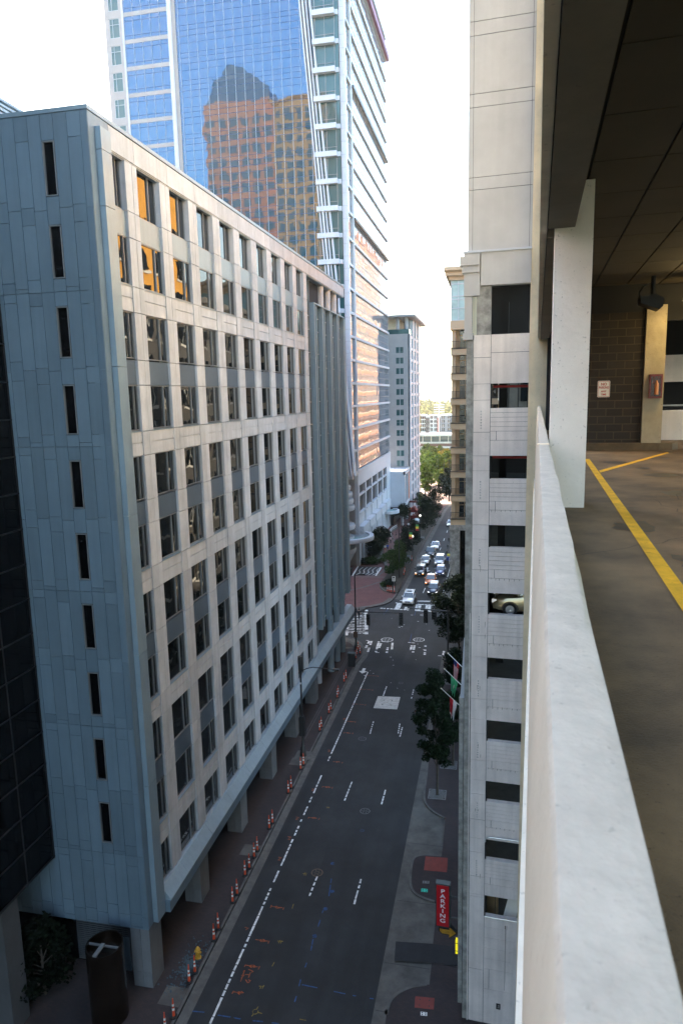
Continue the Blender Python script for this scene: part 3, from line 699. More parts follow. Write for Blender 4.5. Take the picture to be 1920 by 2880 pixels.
# street side: bands, piers, mullions
b = MB(); b.box(-26.7, TX1, TY0, TY0+1.0, 18.9, TTOP); b.box(TX1-.6, TX1+.05, 134.4, 135.3, 18.9, TTOP)
zz = 20.4
b.box(-28.8, TX1-.02, TY0-.02, TY0+1.0, 18.2, 19.6)
b.build('corner_pier', M_WHITE, TW)
b = MB()
for z in np.arange(20.2, TTOP, 2.14): b.box(-26.72, TX1+.012, TY0-.012, TY0+1.012, z, z+.04)
b.build('pier_joint', mat('panel_joint', (.25, .27, .3), .7, var=0), TW)
b = MB(); lim = 61.0
for k, z0 in enumerate(FL[:-1]):
    b.mark(); b.box(TX1-.5, TX1, TY0+1.0, TY1, z0-.05, z0+.42)
b.build_each('floor_band', M_WHITE, TW)
MB().box(TX1-.5, TX1-.3, TY0+1.0, TY1-.02, 19.6, TTOP).build('street_glazing', M_EAST, TW)
b = MB(); y = TY0+2.2
while y < TY1:
    b.box(TX1-.3, TX1-.255, y-.045, y+.045, 19.6, TTOP); y += 1.45
b.build('street_mullion', M_WHITE, TW)
b = MB()
for z0, z1 in zip(FL[:-1], FL[1:]):
    for f_ in (.4, .72): z = z0+(z1-z0)*f_; b.box(TX1-.3, TX1-.26, TY0+1.0, TY1, z, z+.05)
b.build('street_transom', M_WINF, TW)
b = MB()
p0 = PX(790*1.2245, 140*1.2245, TX1).z; p1 = PX(800*1.2245, 480*1.2245, TX1).z
for z in (FL[16]-.1, FL[11]-.3): b.mark(); b.box(TX1, TX1+.3, 135.5, TY1, z, z+.45)
b.build_each('louvre_strip', M_DARK, TW)
b = MB(); b.box(TX1-3, TX1+.6, TY0+14, TY1+.8, 111.9, 113.3); b.build('lit_roof_edge', mat('painted_magenta_light', (.2, .015, .1), .5, var=.05), TW)  # magenta edge lighting put into the base colour, nothing emits
MB().box(TX0, TX1-.2, TY0+.02, TY1, TTOP-.6, TTOP).build('roof', M_WHITE, TW)
# base of the tower
MB().box(-60, TX1-.7, 134.5, TY1-.3, 0, 18.9).build('base_wall', M_STONE, TW)
b = MB(); b2 = MB(); b3 = MB(); b4 = MB()
ys = np.linspace(134.5, 173.0, 6)
b.box(TX1-.7, TX1, 134.5, TY1, 16.2, 18.9)
for ya, yb in zip(ys[:-1], ys[1:]):
    b.box(TX1-.7, TX1+.05, ya, ya+1.1, 0, 16.2)
    b.box(TX1-.7, TX1-.12, ya+1.1, yb, 8.2, 10.4); b.box(TX1-.5, TX1+.2, ya+1.1, yb, 10.4, 10.7); b.box(TX1-.5, TX1-.02, ya+1.1, yb, 14.0, 14.35)
    b3.mark(); b2.mark(); b2.box(TX1-.65, TX1-.5, ya+1.1, yb, 10.7, 16.2)
    for y in np.linspace(ya+1.1, yb, 6)[1:-1]: b3.box(TX1-.5, TX1-.35, y-.05, y+.05, 10.7, 16.2)
    b.box(TX1-.7, TX1+.95, ya+.5, yb-.4, 6.4, 8.1)
    for j in range(5): y = ya+1.2+j*(yb-ya-1.3)/5; b.box(TX1-.7, TX1-.1, y, y+.95, 0, 6.4)
b.box(TX1-.7, TX1-.05, 173.0, TY1, 0, 16.2)
b.build('base_cladding', M_WHITE, TW); b2.build_each('base_window', M_EAST, TW); b3.build_each('base_mullion', M_WINF, TW)
# round corner drum with curved balconies and canopy
b = MB(); dc = (-30.2, 131.5)
dr = thing('round_entrance_drum', 'white round entrance drum with scalloped balconies below the glass tower', 'entrance', (dc[0], dc[1], 0))
MB().lathe([(3.0, .1), (3.0, 17)], 28, dc).build('drum_glazing', M_TEAL, dr, True)
for z, r in ((3.6, 4.2), (5.9, 3.9), (8.3, 4.1), (12.0, 4.1), (13.3, 3.9), (14.6, 3.7), (15.9, 3.4)):
    MB().lathe([(2.9, z), (r, z), (r+.1, z+.45), (r, z+.85), (2.9, z+.95)], 32, dc).build('balcony_ring', M_WHITE, dr, True)
MB().lathe([(2.2, 0), (4.1, 3.5)], 28, dc).build('base_cone', M_WHITE, dr, True)
cp = thing('round_canopy', 'half round glass and white canopy over the tower entrance', 'canopy', (-27.2, 132.5, 6.2))
cc = (-28.0, 132.6)
b = MB(); b.lathe([(4.6, 6.0), (5.4, 6.0), (5.5, 6.35), (5.4, 6.8), (4.6, 6.8)], 28, cc, -1.9, 1.7); b.build('canopy_rim', M_WHITE, cp, True)
b = MB(); i = len(b.v); b.p(cc[0], cc[1], 6.45)
for k in range(25): a = -1.9+3.6*k/24; b.p(cc[0]+4.65*math.cos(a), cc[1]+4.65*math.sin(a), 6.45)
for k in range(24): b.face((0, k+1, k+2))
b.build('canopy_glass', mat('pale_green_glass', (.3, .42, .4), .12, var=.05, spec=.8), cp)
b = MB()
for k in range(6): b.box(cc[0]-1, cc[0]+4.3, cc[1]-.2+k*.75, cc[1]-.1+k*.75, 6.5, 6.62)
for yy_ in (130.5, 133.4): b.cyl((-28.4, yy_, 10.5), (-24.2, yy_, 6.8), .05, n=6)
b.build('canopy_rib', M_WHITE, cp)
sp = g5(250, 2010); LSc = thing('led_screen', 'bright blue and white advertising screen beside the round entrance', 'screen', (sp.x, sp.y, 0))
xs0 = PY(*c5(200, 1700), sp.y).x; xs1 = PY(*c5(306, 1700), sp.y).x; zs0 = PY(*c5(250, 1772), sp.y).z; zs1 = PY(*c5(250, 1612), sp.y).z
MB().box(xs0-.3, xs1+1.2, sp.y+.05, sp.y+.6, .1, zs1+.2).build('pylon', mat('taupe_panel', (.2, .17, .16), .6), LSc)
def led(nm, c, z0, z1, a0=0, a1=1): return MB().box(xs0+(xs1-xs0)*a0, xs0+(xs1-xs0)*a1, sp.y-.04, sp.y+.05, zs0+(zs1-zs0)*z0, zs0+(zs1-zs0)*z1).build('screen_panel', mat(nm, c, .3, var=0, emit=c, estr=.12), LSc)
led('screen_blue', (.15, .4, .8), 0, .14); led('screen_cyan', (.35, .75, .95), .14, .3); led('screen_pink', (.8, .45, .75), .3, .42, 0, .6); led('screen_white', (.8, .85, .95), .42, 1)
# second street canopy
c2 = g5(1010, 1290); c2c = thing('glass_canopy', 'small glass canopy with curved white edge over the pavement by the tower base', 'canopy', (-25, 172, 6))
z2 = 4.6; b = MB(); b.lathe([(2.6, z2), (3.1, z2), (3.1, z2+.7), (2.6, z2+.7)], 20, (TX1, 172.5), -1.6, 1.2); b.build('canopy_rim', M_WHITE, c2c, True)
b = MB(); b.p(TX1, 172.5, z2+.5)
for k in range(15): a = -1.6+2.8*k/14; b.p(TX1+2.62*math.cos(a), 172.5+2.62*math.sin(a), z2+.5)
for k in range(14): b.face((0, k+1, k+2))
b.build('canopy_glass', MATS['pale_green_glass'], c2c)
# ================================================================== HOTEL TOWER
HX, HY = -22.0, 190.0
def h3(x, y): return (840+x/2.94, 700+y/2.94)
HT = thing('hotel_tower', 'narrow stone tower with flat overhanging roof and open top terrace behind the glass tower', 'tower', (-28, 200, 0))
hx1 = PY(*h3(915, 1200), HY).x; hx0 = hx1-11; zt = PY(*h3(915, 700), HY).z; zr = PY(*h3(880, 545), HY).z
hy1 = PX(*h3(1003, 1300), hx1).y
MB().box(hx0, hx1-.3, HY+.3, hy1, 0, zt).build('core_wall', M_STONE, HT)
b = MB(); xw0 = PY(*h3(805, 1200), HY).x; xw1 = PY(*h3(865, 1200), HY).x
nfl = 13; zf = [zt-2.2-(zt-14)/nfl*k for k in range(nfl+1)]
b.box(hx0, xw0, HY, HY+.3, 12, zt-.01); b.box(xw1, hx1, HY, HY+.31, 12, zt-.02)
for z in zf: b.box(xw0, xw1, HY+.02, HY+.3, z-1.2, z)
b.box(xw0, xw1, HY+.01, HY+.3, zf[0], zt-.03)
b.build('stone_cladding', M_STONE, HT)
for k in range(nfl):
    f = MB().box((xw0+xw1)/2-.05, (xw0+xw1)/2+.05, HY+.05, HY+.2, zf[k+1], zf[k]-1.2).build('window', M_WHITE, HT)
    MB().box(xw0, xw1, HY+.12, HY+.18, zf[k+1], zf[k]-1.2).build('pane', M_TEAL, f)
b = MB()
for z in np.arange(14, zt, 3.1): b.box(hx0, hx1+.01, HY-.01, HY+.02, z, z+.05)
for x in (hx1-1.6, xw1+.4, xw0-.6, xw0-2): b.box(x, x+.05, HY-.01, HY+.02, 12, zt)
b.build('stone_joint', MATS['panel_joint'], HT)
b = MB(); g_ = MB(); ys = np.linspace(HY, hy1, 5)
for j, (ya, yb) in enumerate(zip(ys[:-1], ys[1:])):
    b.box(hx1-.3, hx1+.25, ya, ya+(yb-ya)*.38, 0, zt+(5 if j else 0)); g_.box(hx1-.3, hx1-.05, ya+(yb-ya)*.38, yb, 4, zt-1.5)
    for z in np.arange(6, zt-1, 3.05): b.box(hx1-.3, hx1+.1, ya+(yb-ya)*.38, yb, z, z+.7)
b.build('street_pier', M_WHITE, HT); g_.build('street_glazing', M_EAST, HT)
MB().box(hx0-1, hx1+1.6, HY-1.0, hy1+2, zr-.55, zr).build('roof_slab', M_STONE, HT)
MB().box(hx0, hx1-3.2, HY+5, hy1-2, zt, zr-.55).build('terrace_wall', M_CREAM, HT)
b = MB()
for x in (hx1-3.2, hx1-.9): b.cyl((x, HY+1.0, zt), (x, HY+1.0, zr-.55), .55, n=14)
for y in ys[1:]: b.cyl((hx1-.8, y-.5, zt), (hx1-.8, y-.5, zr-.55), .6, n=14)
b.build('terrace_column', M_STONE, HT, True)
MB().box(hx0, hx1-.1, HY+.05, HY+.1, zt, zt+1.2).box(hx1-.1, hx1-.05, HY+.05, hy1, zt, zt+1.2).build('terrace_railing', M_TEAL, HT)
# podium with orange framed glazing
PD = thing('podium_building', 'low white podium with orange framed glass front on the left pavement', 'building', (-23.5, 184, 0))
pxs = PX(*c5(1050, 900), -22.6); PYa, PYb = 178.6, 189.7; PXr = -22.0
za, zb_ = 5.2, 14.2
MB().box(-30, PXr-.4, PYa, PYb, 5.0, zb_).build('wall', M_WHITE, PD)
b = MB(); b.box(PXr-.4, PXr, PYa+.02, PYb, zb_-.8, zb_+.2); b.box(PXr-.4, PXr, PYa+.02, PYb, za, za+.7); b.box(PXr-.4, PXr, PYa+.02, PYa+.9, za, zb_); b.box(PXr-.4, PXr, PYb-.6, PYb, za, zb_); b.build('front_frame', M_WHITE, PD)
M_ORF = mat('orange_frame', (.75, .2, .05), .5, var=.05)
b = MB(); b.box(PXr-.38, PXr-.1, PYa+.9, PYa+1.25, za+.7, zb_-.8); b.box(PXr-.38, PXr-.1, PYb-1.5, PYb-.6, za+.7, zb_-.8); b.build('orange_trim', M_ORF, PD)
MB().box(PXr-.35, PXr-.3, PYa+1.25, PYb-1.5, za+.7, zb_-.8).build('glazing', M_EAST, PD)
b = MB()
for y in np.linspace(PYa+1.6, PYb-1.9, 8): b.box(PXr-.3, PXr-.15, y, y+.12, za+.7, zb_-.8)
b.build('mullion', M_WHITE, PD)
MB().box(-30, PXr-3, PYa+.3, PYb, .1, 5.0).build('ground_floor_wall', M_DARK, PD)
b = MB()
for y in (PYa+.6, PYb-1): b.cyl((PXr-.8, y, .1), (PXr-.8, y, 5.2), .35, n=12)
b.build('column', M_WHITE, PD, True)
b = MB(); b.box(PXr-.2, PXr+1.8, PYb-.5, PYb, 4.6, 5.1); b.build('sign_board', mat('dark_red_sign', (.12, .02, .02), .5), PD)
MB().box(PXr-.3, PXr+.9, PYb-1.4, PYb-.9, 2.4, 3.3).build('orange_sign', M_ORF, PD)
RS = thing('red_pavilion', 'small dark red gateway pavilion on the brick pavement by the podium', 'kiosk', (-20.5, 192, 0))
rp = g5(1450, 1190); RS.location = (rp.x, rp.y, .14)
M_RED = mat('dark_red_steel', (.16, .012, .012), .5, var=.1)
b = MB(lambda x, y, z: Vector((x, y, z))+wl(RS))
for x in (-1.2, 1.2):
    for y in (-1.0, 1.0): b.box(x-.12, x+.12, y-.12, y+.12, 0, 2.6)
b.build('post', M_RED, RS)
b = MB(lambda x, y, z: Vector((x, y, z))+wl(RS)); b.prism([(-1.6, 2.6), (1.6, 2.6), (.5, 3.4), (.4, 4.0), (-.4, 4.0), (-.5, 3.4)], 'y', -1.4, 1.4); b.build('roof', M_RED, RS)
b = MB(lambda x, y, z: Vector((x, y, z))+wl(RS)); b.box(-1.08, 1.08, .85, .95, 0, 1.4); b.box(-1.25, -1.15, -.88, .88, 0, 1.3); b.build('panel', M_RED, RS)
# ================================================================== RESIDENTIAL BUILDING (right)
RY = 112.0; RB = thing('apartment_building', 'tan apartment building with dark iron balconies and glazed top floors on the right', 'building', (-2, 116, 0))
M_TANP = mat('tan_stucco', (.45, .3, .17), .85, var=.05, scale=.5)
M_TANL = mat('light_tan_stucco', (.55, .4, .25), .85, var=.05, scale=.5)
rx0 = PY(1266, 1300, RY).x; rx1 = rx0+9.5
def zr_(y): return PY(1280, y, RY).z
fl = [zr_(700+y/2.94) for y in (820, 1025, 1230, 1435, 1640, 1840, 2035, 2230)]     # balcony floor levels
st = (fl[0]-fl[-1])/(len(fl)-1); fl = [fl[0]-st*k for k in range(len(fl)+1)]
ztop = zr_(753); zglass0 = zr_(700+610/2.94); zglass1 = zr_(700+260/2.94)
MB().box(rx0+.15, rx1+8, RY+1.7, RY+30, 0, zglass0).build('wall', M_TANP, RB)
b = MB(); b3 = MB()
for k, z in enumerate(fl[:-1]):
    b.mark(); b.box(rx0, rx1, RY, RY+1.9, z-1.05, z); b.box(rx0+.15, rx0+.75, RY+.4, RY+1.9, z, z+st-1.05); b.box(rx0+.8, rx0+1.2, RY+1.2, RY+1.72, z, z+st-1.05)
b.box(rx0-.1, rx1, RY-.1, RY+3, fl[0]+st-1.05, zglass0+.3)
b.build_each('floor_slab', M_TANL, RB)
for k, z in enumerate(fl[:-1]):
    r = MB(); r.box(rx0-.05, rx1, RY-.05, RY-.01, z+.98, z+1.05); r.box(rx0-.05, rx1, RY-.05, RY-.01, z+.05, z+.1); r.box(rx0-.06, rx0-.02, RY, RY+1.6, z+.98, z+1.05); r.box(rx0-.06, rx1, RY-.08, RY+.02, z-.14, z)
    for x in np.arange(rx0, rx0+6, .15): r.box(x, x+.035, RY-.045, RY-.02, z+.1, z+.98)
    r.build('balcony_railing', M_DARK, RB)
    f = MB(); xa = rx0+1.22
    for x in (xa, xa+.9, xa+1.8, xa+2.7): f.box(x, x+.1, RY+1.58, RY+1.68, z, z+st-1.05)
    f.box(xa, xa+2.8, RY+1.58, RY+1.68, z+1.95, z+2.05)
    f = f.build('window', M_TANL, RB); MB().box(xa, xa+6, RY+1.64, RY+1.66, z, z+st-1.05).build('pane', M_WIN, f)
MB().box(rx0+.05, rx1+8, RY+.1, RY+28, zglass0+.3, zglass1).build('top_glazing', mat('pale_teal_glazing', (.3, .45, .45), .15, var=.2, scale=.5, spec=.7), RB)
b = MB()
for x in (rx0+.05, rx0+1.1, rx0+2.1, rx0+4.0): b.box(x-.04, x+.06, RY+.02, RY+.1, zglass0+.3, zglass1)
for f_ in (.0, .3, .52, .6, .9): z = zglass0+.3+(zglass1-zglass0-.3)*f_; b.box(rx0, rx0+6, RY+.03, RY+.1, z, z+.12)
b.build('top_mullion', M_WHITE, RB)
b = MB(); b.box(rx0-.3, rx1+8, RY-.2, RY+28, zglass1, ztop-1.2); b.box(rx0-.8, rx1+8, RY-.7, RY+28, ztop-1.2, ztop-.8); b.box(rx0-1.0, rx1+8, RY-1.2, RY+28, ztop-.5, ztop); b.prism([(RY-.7, ztop-.8), (RY-1.2, ztop-.5), (RY+5, ztop-.5), (RY+5, ztop-.8)], 'x', rx0-.9, rx1+8)
b.build('cornice', M_TANL, RB)
z0 = fl[-1]
b = MB(); b.box(rx0-.15, rx1, RY-.15, RY+2, z0+st-1.9, z0+st-1.08); b.box(rx0-.05, rx0+1.5, RY, RY+1.5, 0, z0+st-1.9); b.box(rx0+5, rx0+6.5, RY, RY+1.5, 0, z0+st-1.9); b.build('ground_floor_pier', M_GRAW, RB)
MB().box(rx0+1.5, rx1, RY+1.5, RY+1.6, 0, z0+st-1.9).build('ground_floor_glazing', M_DGLS, RB)
b = MB(); b.cyl((rx0+2, RY+3, ztop), (rx0+2, RY+3, ztop+2.2), .05, n=6); b.build('roof_aerial', M_WINF, RB)
# buildings of the street seen only in the mirror glass
M_OCH = mat('ochre_stucco', (.8, .36, .04), .85, var=.06); M_BRT = mat('salmon_granite', (.82, .17, .065), .6, var=.1)
def plain_block(name, label, x0, x1, y0, y1, z1, m, gm, nx, ny, fz, base=0, bm=None, wx=.62, wz=.55, cap=True):
    B = thing(name, label, 'building', ((x0+x1)/2, (y0+y1)/2, 0))
    MB().box(x0, x1, y0, y1, base, z1).build('wall', m, B)
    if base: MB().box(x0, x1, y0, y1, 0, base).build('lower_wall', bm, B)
    pn = MB(); tr = MB()
    nz = int((z1-3)/fz)
    for k in range(nz):
        z = 2+k*fz
        for j in range(ny):
            y = y0+(y1-y0)*(j+.5)/ny; h = (y1-y0)/ny*wx/2
            pn.box(x0-.06, x0-.02, y-h, y+h, z, z+fz*wz); tr.box(x0-.14, x0-.07, y-h-.2, y+h+.2, z-.35, z-.08)
            tr.box(x0-.12, x0-.062, y-.06, y+.06, z, z+fz*wz)
            pn.box(x1+.02, x1+.06, y-h, y+h, z, z+fz*wz)
        for j in range(nx):
            x = x0+(x1-x0)*(j+.5)/nx; h = (x1-x0)/nx*wx/2
            pn.box(x-h, x+h, y1+.02, y1+.06, z, z+fz*wz); pn.box(x-h, x+h, y0-.06, y0-.02, z, z+fz*wz)
    pn.build('window', gm, B); tr.build('window_sill', M_CREAM, B)
    if cap: MB().box(x0-.6, x1+.6, y0-.6, y1+.6, z1, z1+.6).box(x0-1.0, x1+1, y0-1, y1+1, z1+.6, z1+1.3).build('cornice', m, B)
    return B
plain_block('ochre_building', 'ochre stucco building mirrored in the uppermost left office windows', .8, 30, 60, 88, 60, M_OCH, M_WIN, 4, 6, 3.9, base=46, bm=mat('shaded_ochre_base', (.1, .085, .065), .85))  # dark base: shade on the lower walls put into the colour
plain_block('cream_building', 'cream stone building mirrored in the middle office windows', .8, 30, 89.5, 108, 46, mat('cream_stone', (.4, .34, .25), .85), M_WIN, 4, 5, 3.9)
plain_block('terracotta_tower', 'terracotta high rise mirrored in the street side of the glass tower', -1.5, 30, 215, 330, 92, mat('terracotta', (.42, .15, .05), .8), M_WIN, 5, 22, 4.2, wx=.66, wz=.62)
bt = plain_block('granite_tower', 'salmon granite tower mirrored in the big blue curtain wall', -128, -96, -100, -60, 163, M_BRT, M_TEAL, 6, 6, 5.6, wx=.7, wz=.6, cap=False)
MB().prism([(-128, 163), (-96, 163), (-98, 169), (-106, 176), (-116, 179), (-124, 174)], 'y', -99, -62).build('roof', mat('green_blue_roof', (.03, .1, .16), .4, var=0), bt)
plain_block('sandstone_tower', 'sandstone tower mirrored in the right of the blue curtain wall', -95, -72, -96, -57, 160, mat('sandstone', (.88, .27, .08), .8), M_TEAL, 5, 5, 5.2, wx=.6, wz=.7)
# ================================================================== PARKING GARAGE (camera stands on its deck)
PG = thing('parking_garage', 'concrete parking garage with open decks, white parapet and projecting wing on the right', 'garage', (0, 0, 0))
FZ, PT, CZ, UW = 32.25, 33.32, 36.9, 33.7
M_FLOOR = mat('stained_deck_concrete', (.165, .104, .049), .8, var=.4, scale=.8, bump=.3, bscale=60, fine=.4, fscale=45)
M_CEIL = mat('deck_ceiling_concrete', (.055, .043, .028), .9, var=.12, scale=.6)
M_CMU = brickmat('concrete_block_wall', (.02, .014, .01), (.027, .019, .013), (.06, .042, .025), .46, .226, .014, axes='xz', rot=0)
M_COL = mat('white_painted_column', (.86, .785, .72), .85, var=.06, scale=1.2, bump=.1, bscale=15, fine=.35, fscale=30)
# deck
MB(T).box(.18, 30, -6, 30, FZ-.4, FZ) if False else None
b = MB(T); b.box(-6, 33.6, .02, 14, FZ-.35, FZ); b.build('deck_floor', M_FLOOR, PG)
b = MB(T)
us = list(np.linspace(-5, 2, 8)) + list(np.linspace(2.3, 33.6, 66)); prof = [(0, FZ-.55), (0, PT-.5), (.036, PT-.018), (.046, PT), (.15, PT), (.17, PT-.008), (.18, PT-.03), (.18, FZ-.3)]
for u in us:
    j = rng.normal(0, .0035, 16)
    for k, (v, z) in enumerate(prof): b.p(u, v+(j[k] if k > 3 else j[k]*.4), z+(j[k+8] if 0 < k < 7 else 0))
n = len(prof)
for i in range(len(us)-1):
    for k in range(n-1): b.cur = 1 if k < 2 else 0; b.face((i*n+k, (i+1)*n+k, (i+1)*n+k+1, i*n+k+1))
b.cur = 0; i = (len(us)-1)*n; b.face([i+k for k in range(n)])
b.build('parapet', [M_PARA, mat('cream_parapet_face', (.56, .49, .38), .8, var=.05, scale=2, bump=.1, bscale=30, fine=.2, fscale=40)], PG, True)
b = MB(T)
for u in (9.3, 24.2): b.box(u, u+.2, .018, .166, PT-.002, PT+.006)
b.build('parapet_joint', M_TAN, PG)
b = MB(T); b.box(10.98, 11.55, .2, .72, FZ, CZ); b.build('column', M_COL, PG)
b = MB(T); b.box(-6, 10.96, .1, .47, 36.28, CZ); b.box(11.57, UW-.02, .1, .47, 36.28, CZ); b.build('edge_beam', mat('beam_concrete', (.17, .15, .12), .9, var=.12, scale=1.0, fine=.15), PG)
b = MB(T)
for z0, z1 in ((36.34, 38.1), (39.9, 41.5), (43.3, 44.8), (46.6, 48.2), (50, 51.5), (53.3, 54.8), (56.6, 60)): b.mark(); b.box(-6, UW-.02, -.01, .09, z0, z1)
for k in range(1, 9):
    z = FZ-3.35*k; b.mark(); b.box(-6, UW-.02, -.045, .1, z-.55, z+1.05)
b.build_each('spandrel', M_CREAM, PG)
b = MB(T)
for k in range(1, 10): z = FZ-3.35*k; b.box(-6, UW-.02, .12, 14, z-.35, z)
for z in (39.9, 43.3, 46.6, 50, 53.3, 56.6): b.box(-6, UW-.02, .12, 14, z-.4, z)
b.box(-6, UW-.02, 6, 14, -.1, FZ-.4); b.box(-6, UW, 8, 14, CZ+.4, 60)
b.build('slab', M_GRAW, PG)
b = MB(T)
for u in np.linspace(-6, 32.6, 23):
    for v in (.47, 1.5, 2.36, 3.22, 4.08, 4.94, 5.8, 7, 8.4): pass
vs = [.475, .62, 1.5, 2.37, 3.24, 4.11, 4.98, 5.85, 6.72, 7.6, 8.5, 14]; uu = list(np.arange(-6, 22.2, 1.62)) + [22.2]
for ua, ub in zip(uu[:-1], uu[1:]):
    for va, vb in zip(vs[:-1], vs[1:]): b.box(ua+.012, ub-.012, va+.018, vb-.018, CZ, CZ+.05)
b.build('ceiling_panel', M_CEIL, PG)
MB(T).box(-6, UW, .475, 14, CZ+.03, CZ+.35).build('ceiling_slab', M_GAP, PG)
# far end of the deck
uw = 21.98
b = MB(T); b.box(uw, uw+.2, .75, 2.92, FZ, 36.14); b.build('block_wall', M_CMU, PG)
MB(T).box(uw-.02, uw+.3, .75, 2.92, 36.14, CZ).box(uw+.3, uw+.6, 2.92, 14, 35.9, CZ).build('lintel', M_GAP, PG)
MB(T).box(uw-.12, uw+.4, 2.93, 3.46, FZ+.2, 36.3).build('inner_column', mat('shaded_column_paint', (.42, .35, .24), .85, var=.15, scale=1.5, bump=.1, bscale=15, fine=.35), PG)  # white column paint darkened, deck shade put into the colour
b = MB(T); b.poly([(uw-.3, .75), (uw-.3, 3.4), (uw-.22, 3.75), (uw+.1, 3.95), (uw+.5, 4.0), (uw+.5, .75)][::-1], FZ, FZ+.2); b.build('deck_kerb', M_FLOOR, PG)
b = MB(T); b.box(uw+4, uw+4.2, 3.0, 14, FZ-1, FZ+1.0); b.box(uw+8, uw+8.3, 2.0, 14, 34.23, 35.25); b.build('ramp_wall', M_GWALL, PG)
MB(T).box(uw+11, uw+11.2, -.2+.6, 14, FZ-3, CZ+1).build('back_wall', M_GAP, PG)
b = MB(T)
b.box(uw+7.9, uw+7.98, 3, 14, 33.3, 33.36); b.build('ramp_rail', M_WINF, PG)
# yellow bay lines
M_YL = mat('yellow_line_paint', (.8, .43, .004), .75, var=.2, scale=4, fine=.35)
b = MB(T); b.quad((-5, 1.11, FZ+.005), (-5, 1.27, FZ+.005), (18.9, 1.33, FZ+.005), (18.9, 1.2, FZ+.005)); b.quad((15.75, 1.34, FZ+.005), (16.15, 1.34, FZ+.005), (21.0, 3.5, FZ+.005), (20.7, 3.5, FZ+.005)); struct(b.build('deck_marking', M_YL))
b = MB(T)
for k in range(26):
    u, v, r = rng.uniform(2.5, 20), rng.uniform(.9, 5.5), rng.uniform(.05, .32); i = len(b.v)
    for a in np.linspace(0, 6.283, 15)[:-1]: q = r*rng.uniform(.6, 1.25); b.p(u+q*1.5*math.cos(a), v+q*math.sin(a), FZ+.0022+k*.00004)
    b.face(range(i, i+14))
struct(b.build('oil_stain', mat('oil_stain_film', (.045, .032, .02), .6, var=.3, scale=6)))
b = MB(T)
for u0, v0, du, dv in ((3, 1.9, 9, .5), (7.5, .25, 3.2, 3.5), (12, 2.2, 6, 1.5), (5, 3.0, 7, -1.2), (14.5, .3, .6, 4)):
    P = [(u0, v0)]; n_ = 22
    for k in range(n_): P.append((u0+du*(k+1)/n_+rng.normal(0, .02), v0+dv*(k+1)/n_+rng.normal(0, .035)))
    ribbon(b, P, .008, FZ+.0035, FZ+.0035)
struct(b.build('deck_crack', M_GAP))
# no parking sign
NP = thing('no_parking_sign', 'white NO PARKING ANY TIME sign with red border on the dark block wall', 'sign', tuple(T(uw-.02, 1.87, 34.01)))
sw, sh = .17, .235
def rrect(hw, hh, r, n=5):
    out = []
    for cx, cy_, a0 in ((hw-r, hh-r, 0), (-hw+r, hh-r, 90), (-hw+r, -hh+r, 180), (hw-r, -hh+r, 270)):
        for k in range(n): a = R(a0+90*k/(n-1)); out.append((cx+r*math.cos(a), cy_+r*math.sin(a)))
    return out
def plate(hw, hh, r, d0, d1, name, m, par):
    b = MB(lambda x, z, d: T(uw-.02-d, 1.87+x, 34.01+z)); pts = rrect(hw, hh, r); i = 0
    for d in (d0, d1):
        for q in pts: b.p(q[0], q[1], d)
    n = len(pts); b.face(range(n, 2*n)); 
    for k in range(n): b.face((k, (k+1) % n, n+(k+1) % n, n+k))
    return b.build(name, m, par)
M_SIGNW = mat('sign_white', (.75, .73, .68), .4, var=.05); M_SIGNR = mat('sign_red', (.4, .03, .03), .5, var=0)
plate(sw, sh, .03, 0, .006, 'sign_plate', M_SIGNW, NP); plate(sw-.012, sh-.012, .024, .006, .008, 'sign_border', M_SIGNR, NP); plate(sw-.022, sh-.022, .018, .008, .010, 'sign_face', M_SIGNW, NP)
for txt, z, s, sx in (('NO', .135, .105, .95), ('PARKING', .04, .095, .68), ('ANY', -.07, .075, .95), ('TIME', -.16, .07, .95)):
    textmesh(txt, s, 'lettering', M_SIGNR, NP, frame_matrix(T(uw-.032, 1.87, 34.01+z), GV, (0, 0, 1)), .001, sx, .003)
# extinguisher cabinet
EC = thing('extinguisher_cabinet', 'red fire extinguisher cabinet on the inner column of the deck', 'cabinet', tuple(T(uw-.12, 3.23, 34.05)))
MB(T).box(uw-.3, uw-.12, 3.06, 3.4, 33.72, 34.39).build('cabinet_box', mat('extinguisher_red', (.14, .004, .003), .3, var=.1), EC)
MB(T).box(uw-.315, uw-.3, 3.1, 3.36, 33.78, 34.33).build('door_glass', mat('smoky_acrylic', (.045, .003, .002), .2, var=.6, scale=9, spec=.5), EC)
b = MB(); p0 = T(uw-.33, 3.24, 33.82); p1 = T(uw-.33, 3.24, 34.15); b.cyl(p0, p1, .055, n=10).cyl(p1, p1+Vector((0, 0, .07)), .03, .02, n=8); b.build('extinguisher', mat('brass_red', (.5, .18, .06), .3, metal=.4, var=0), EC)
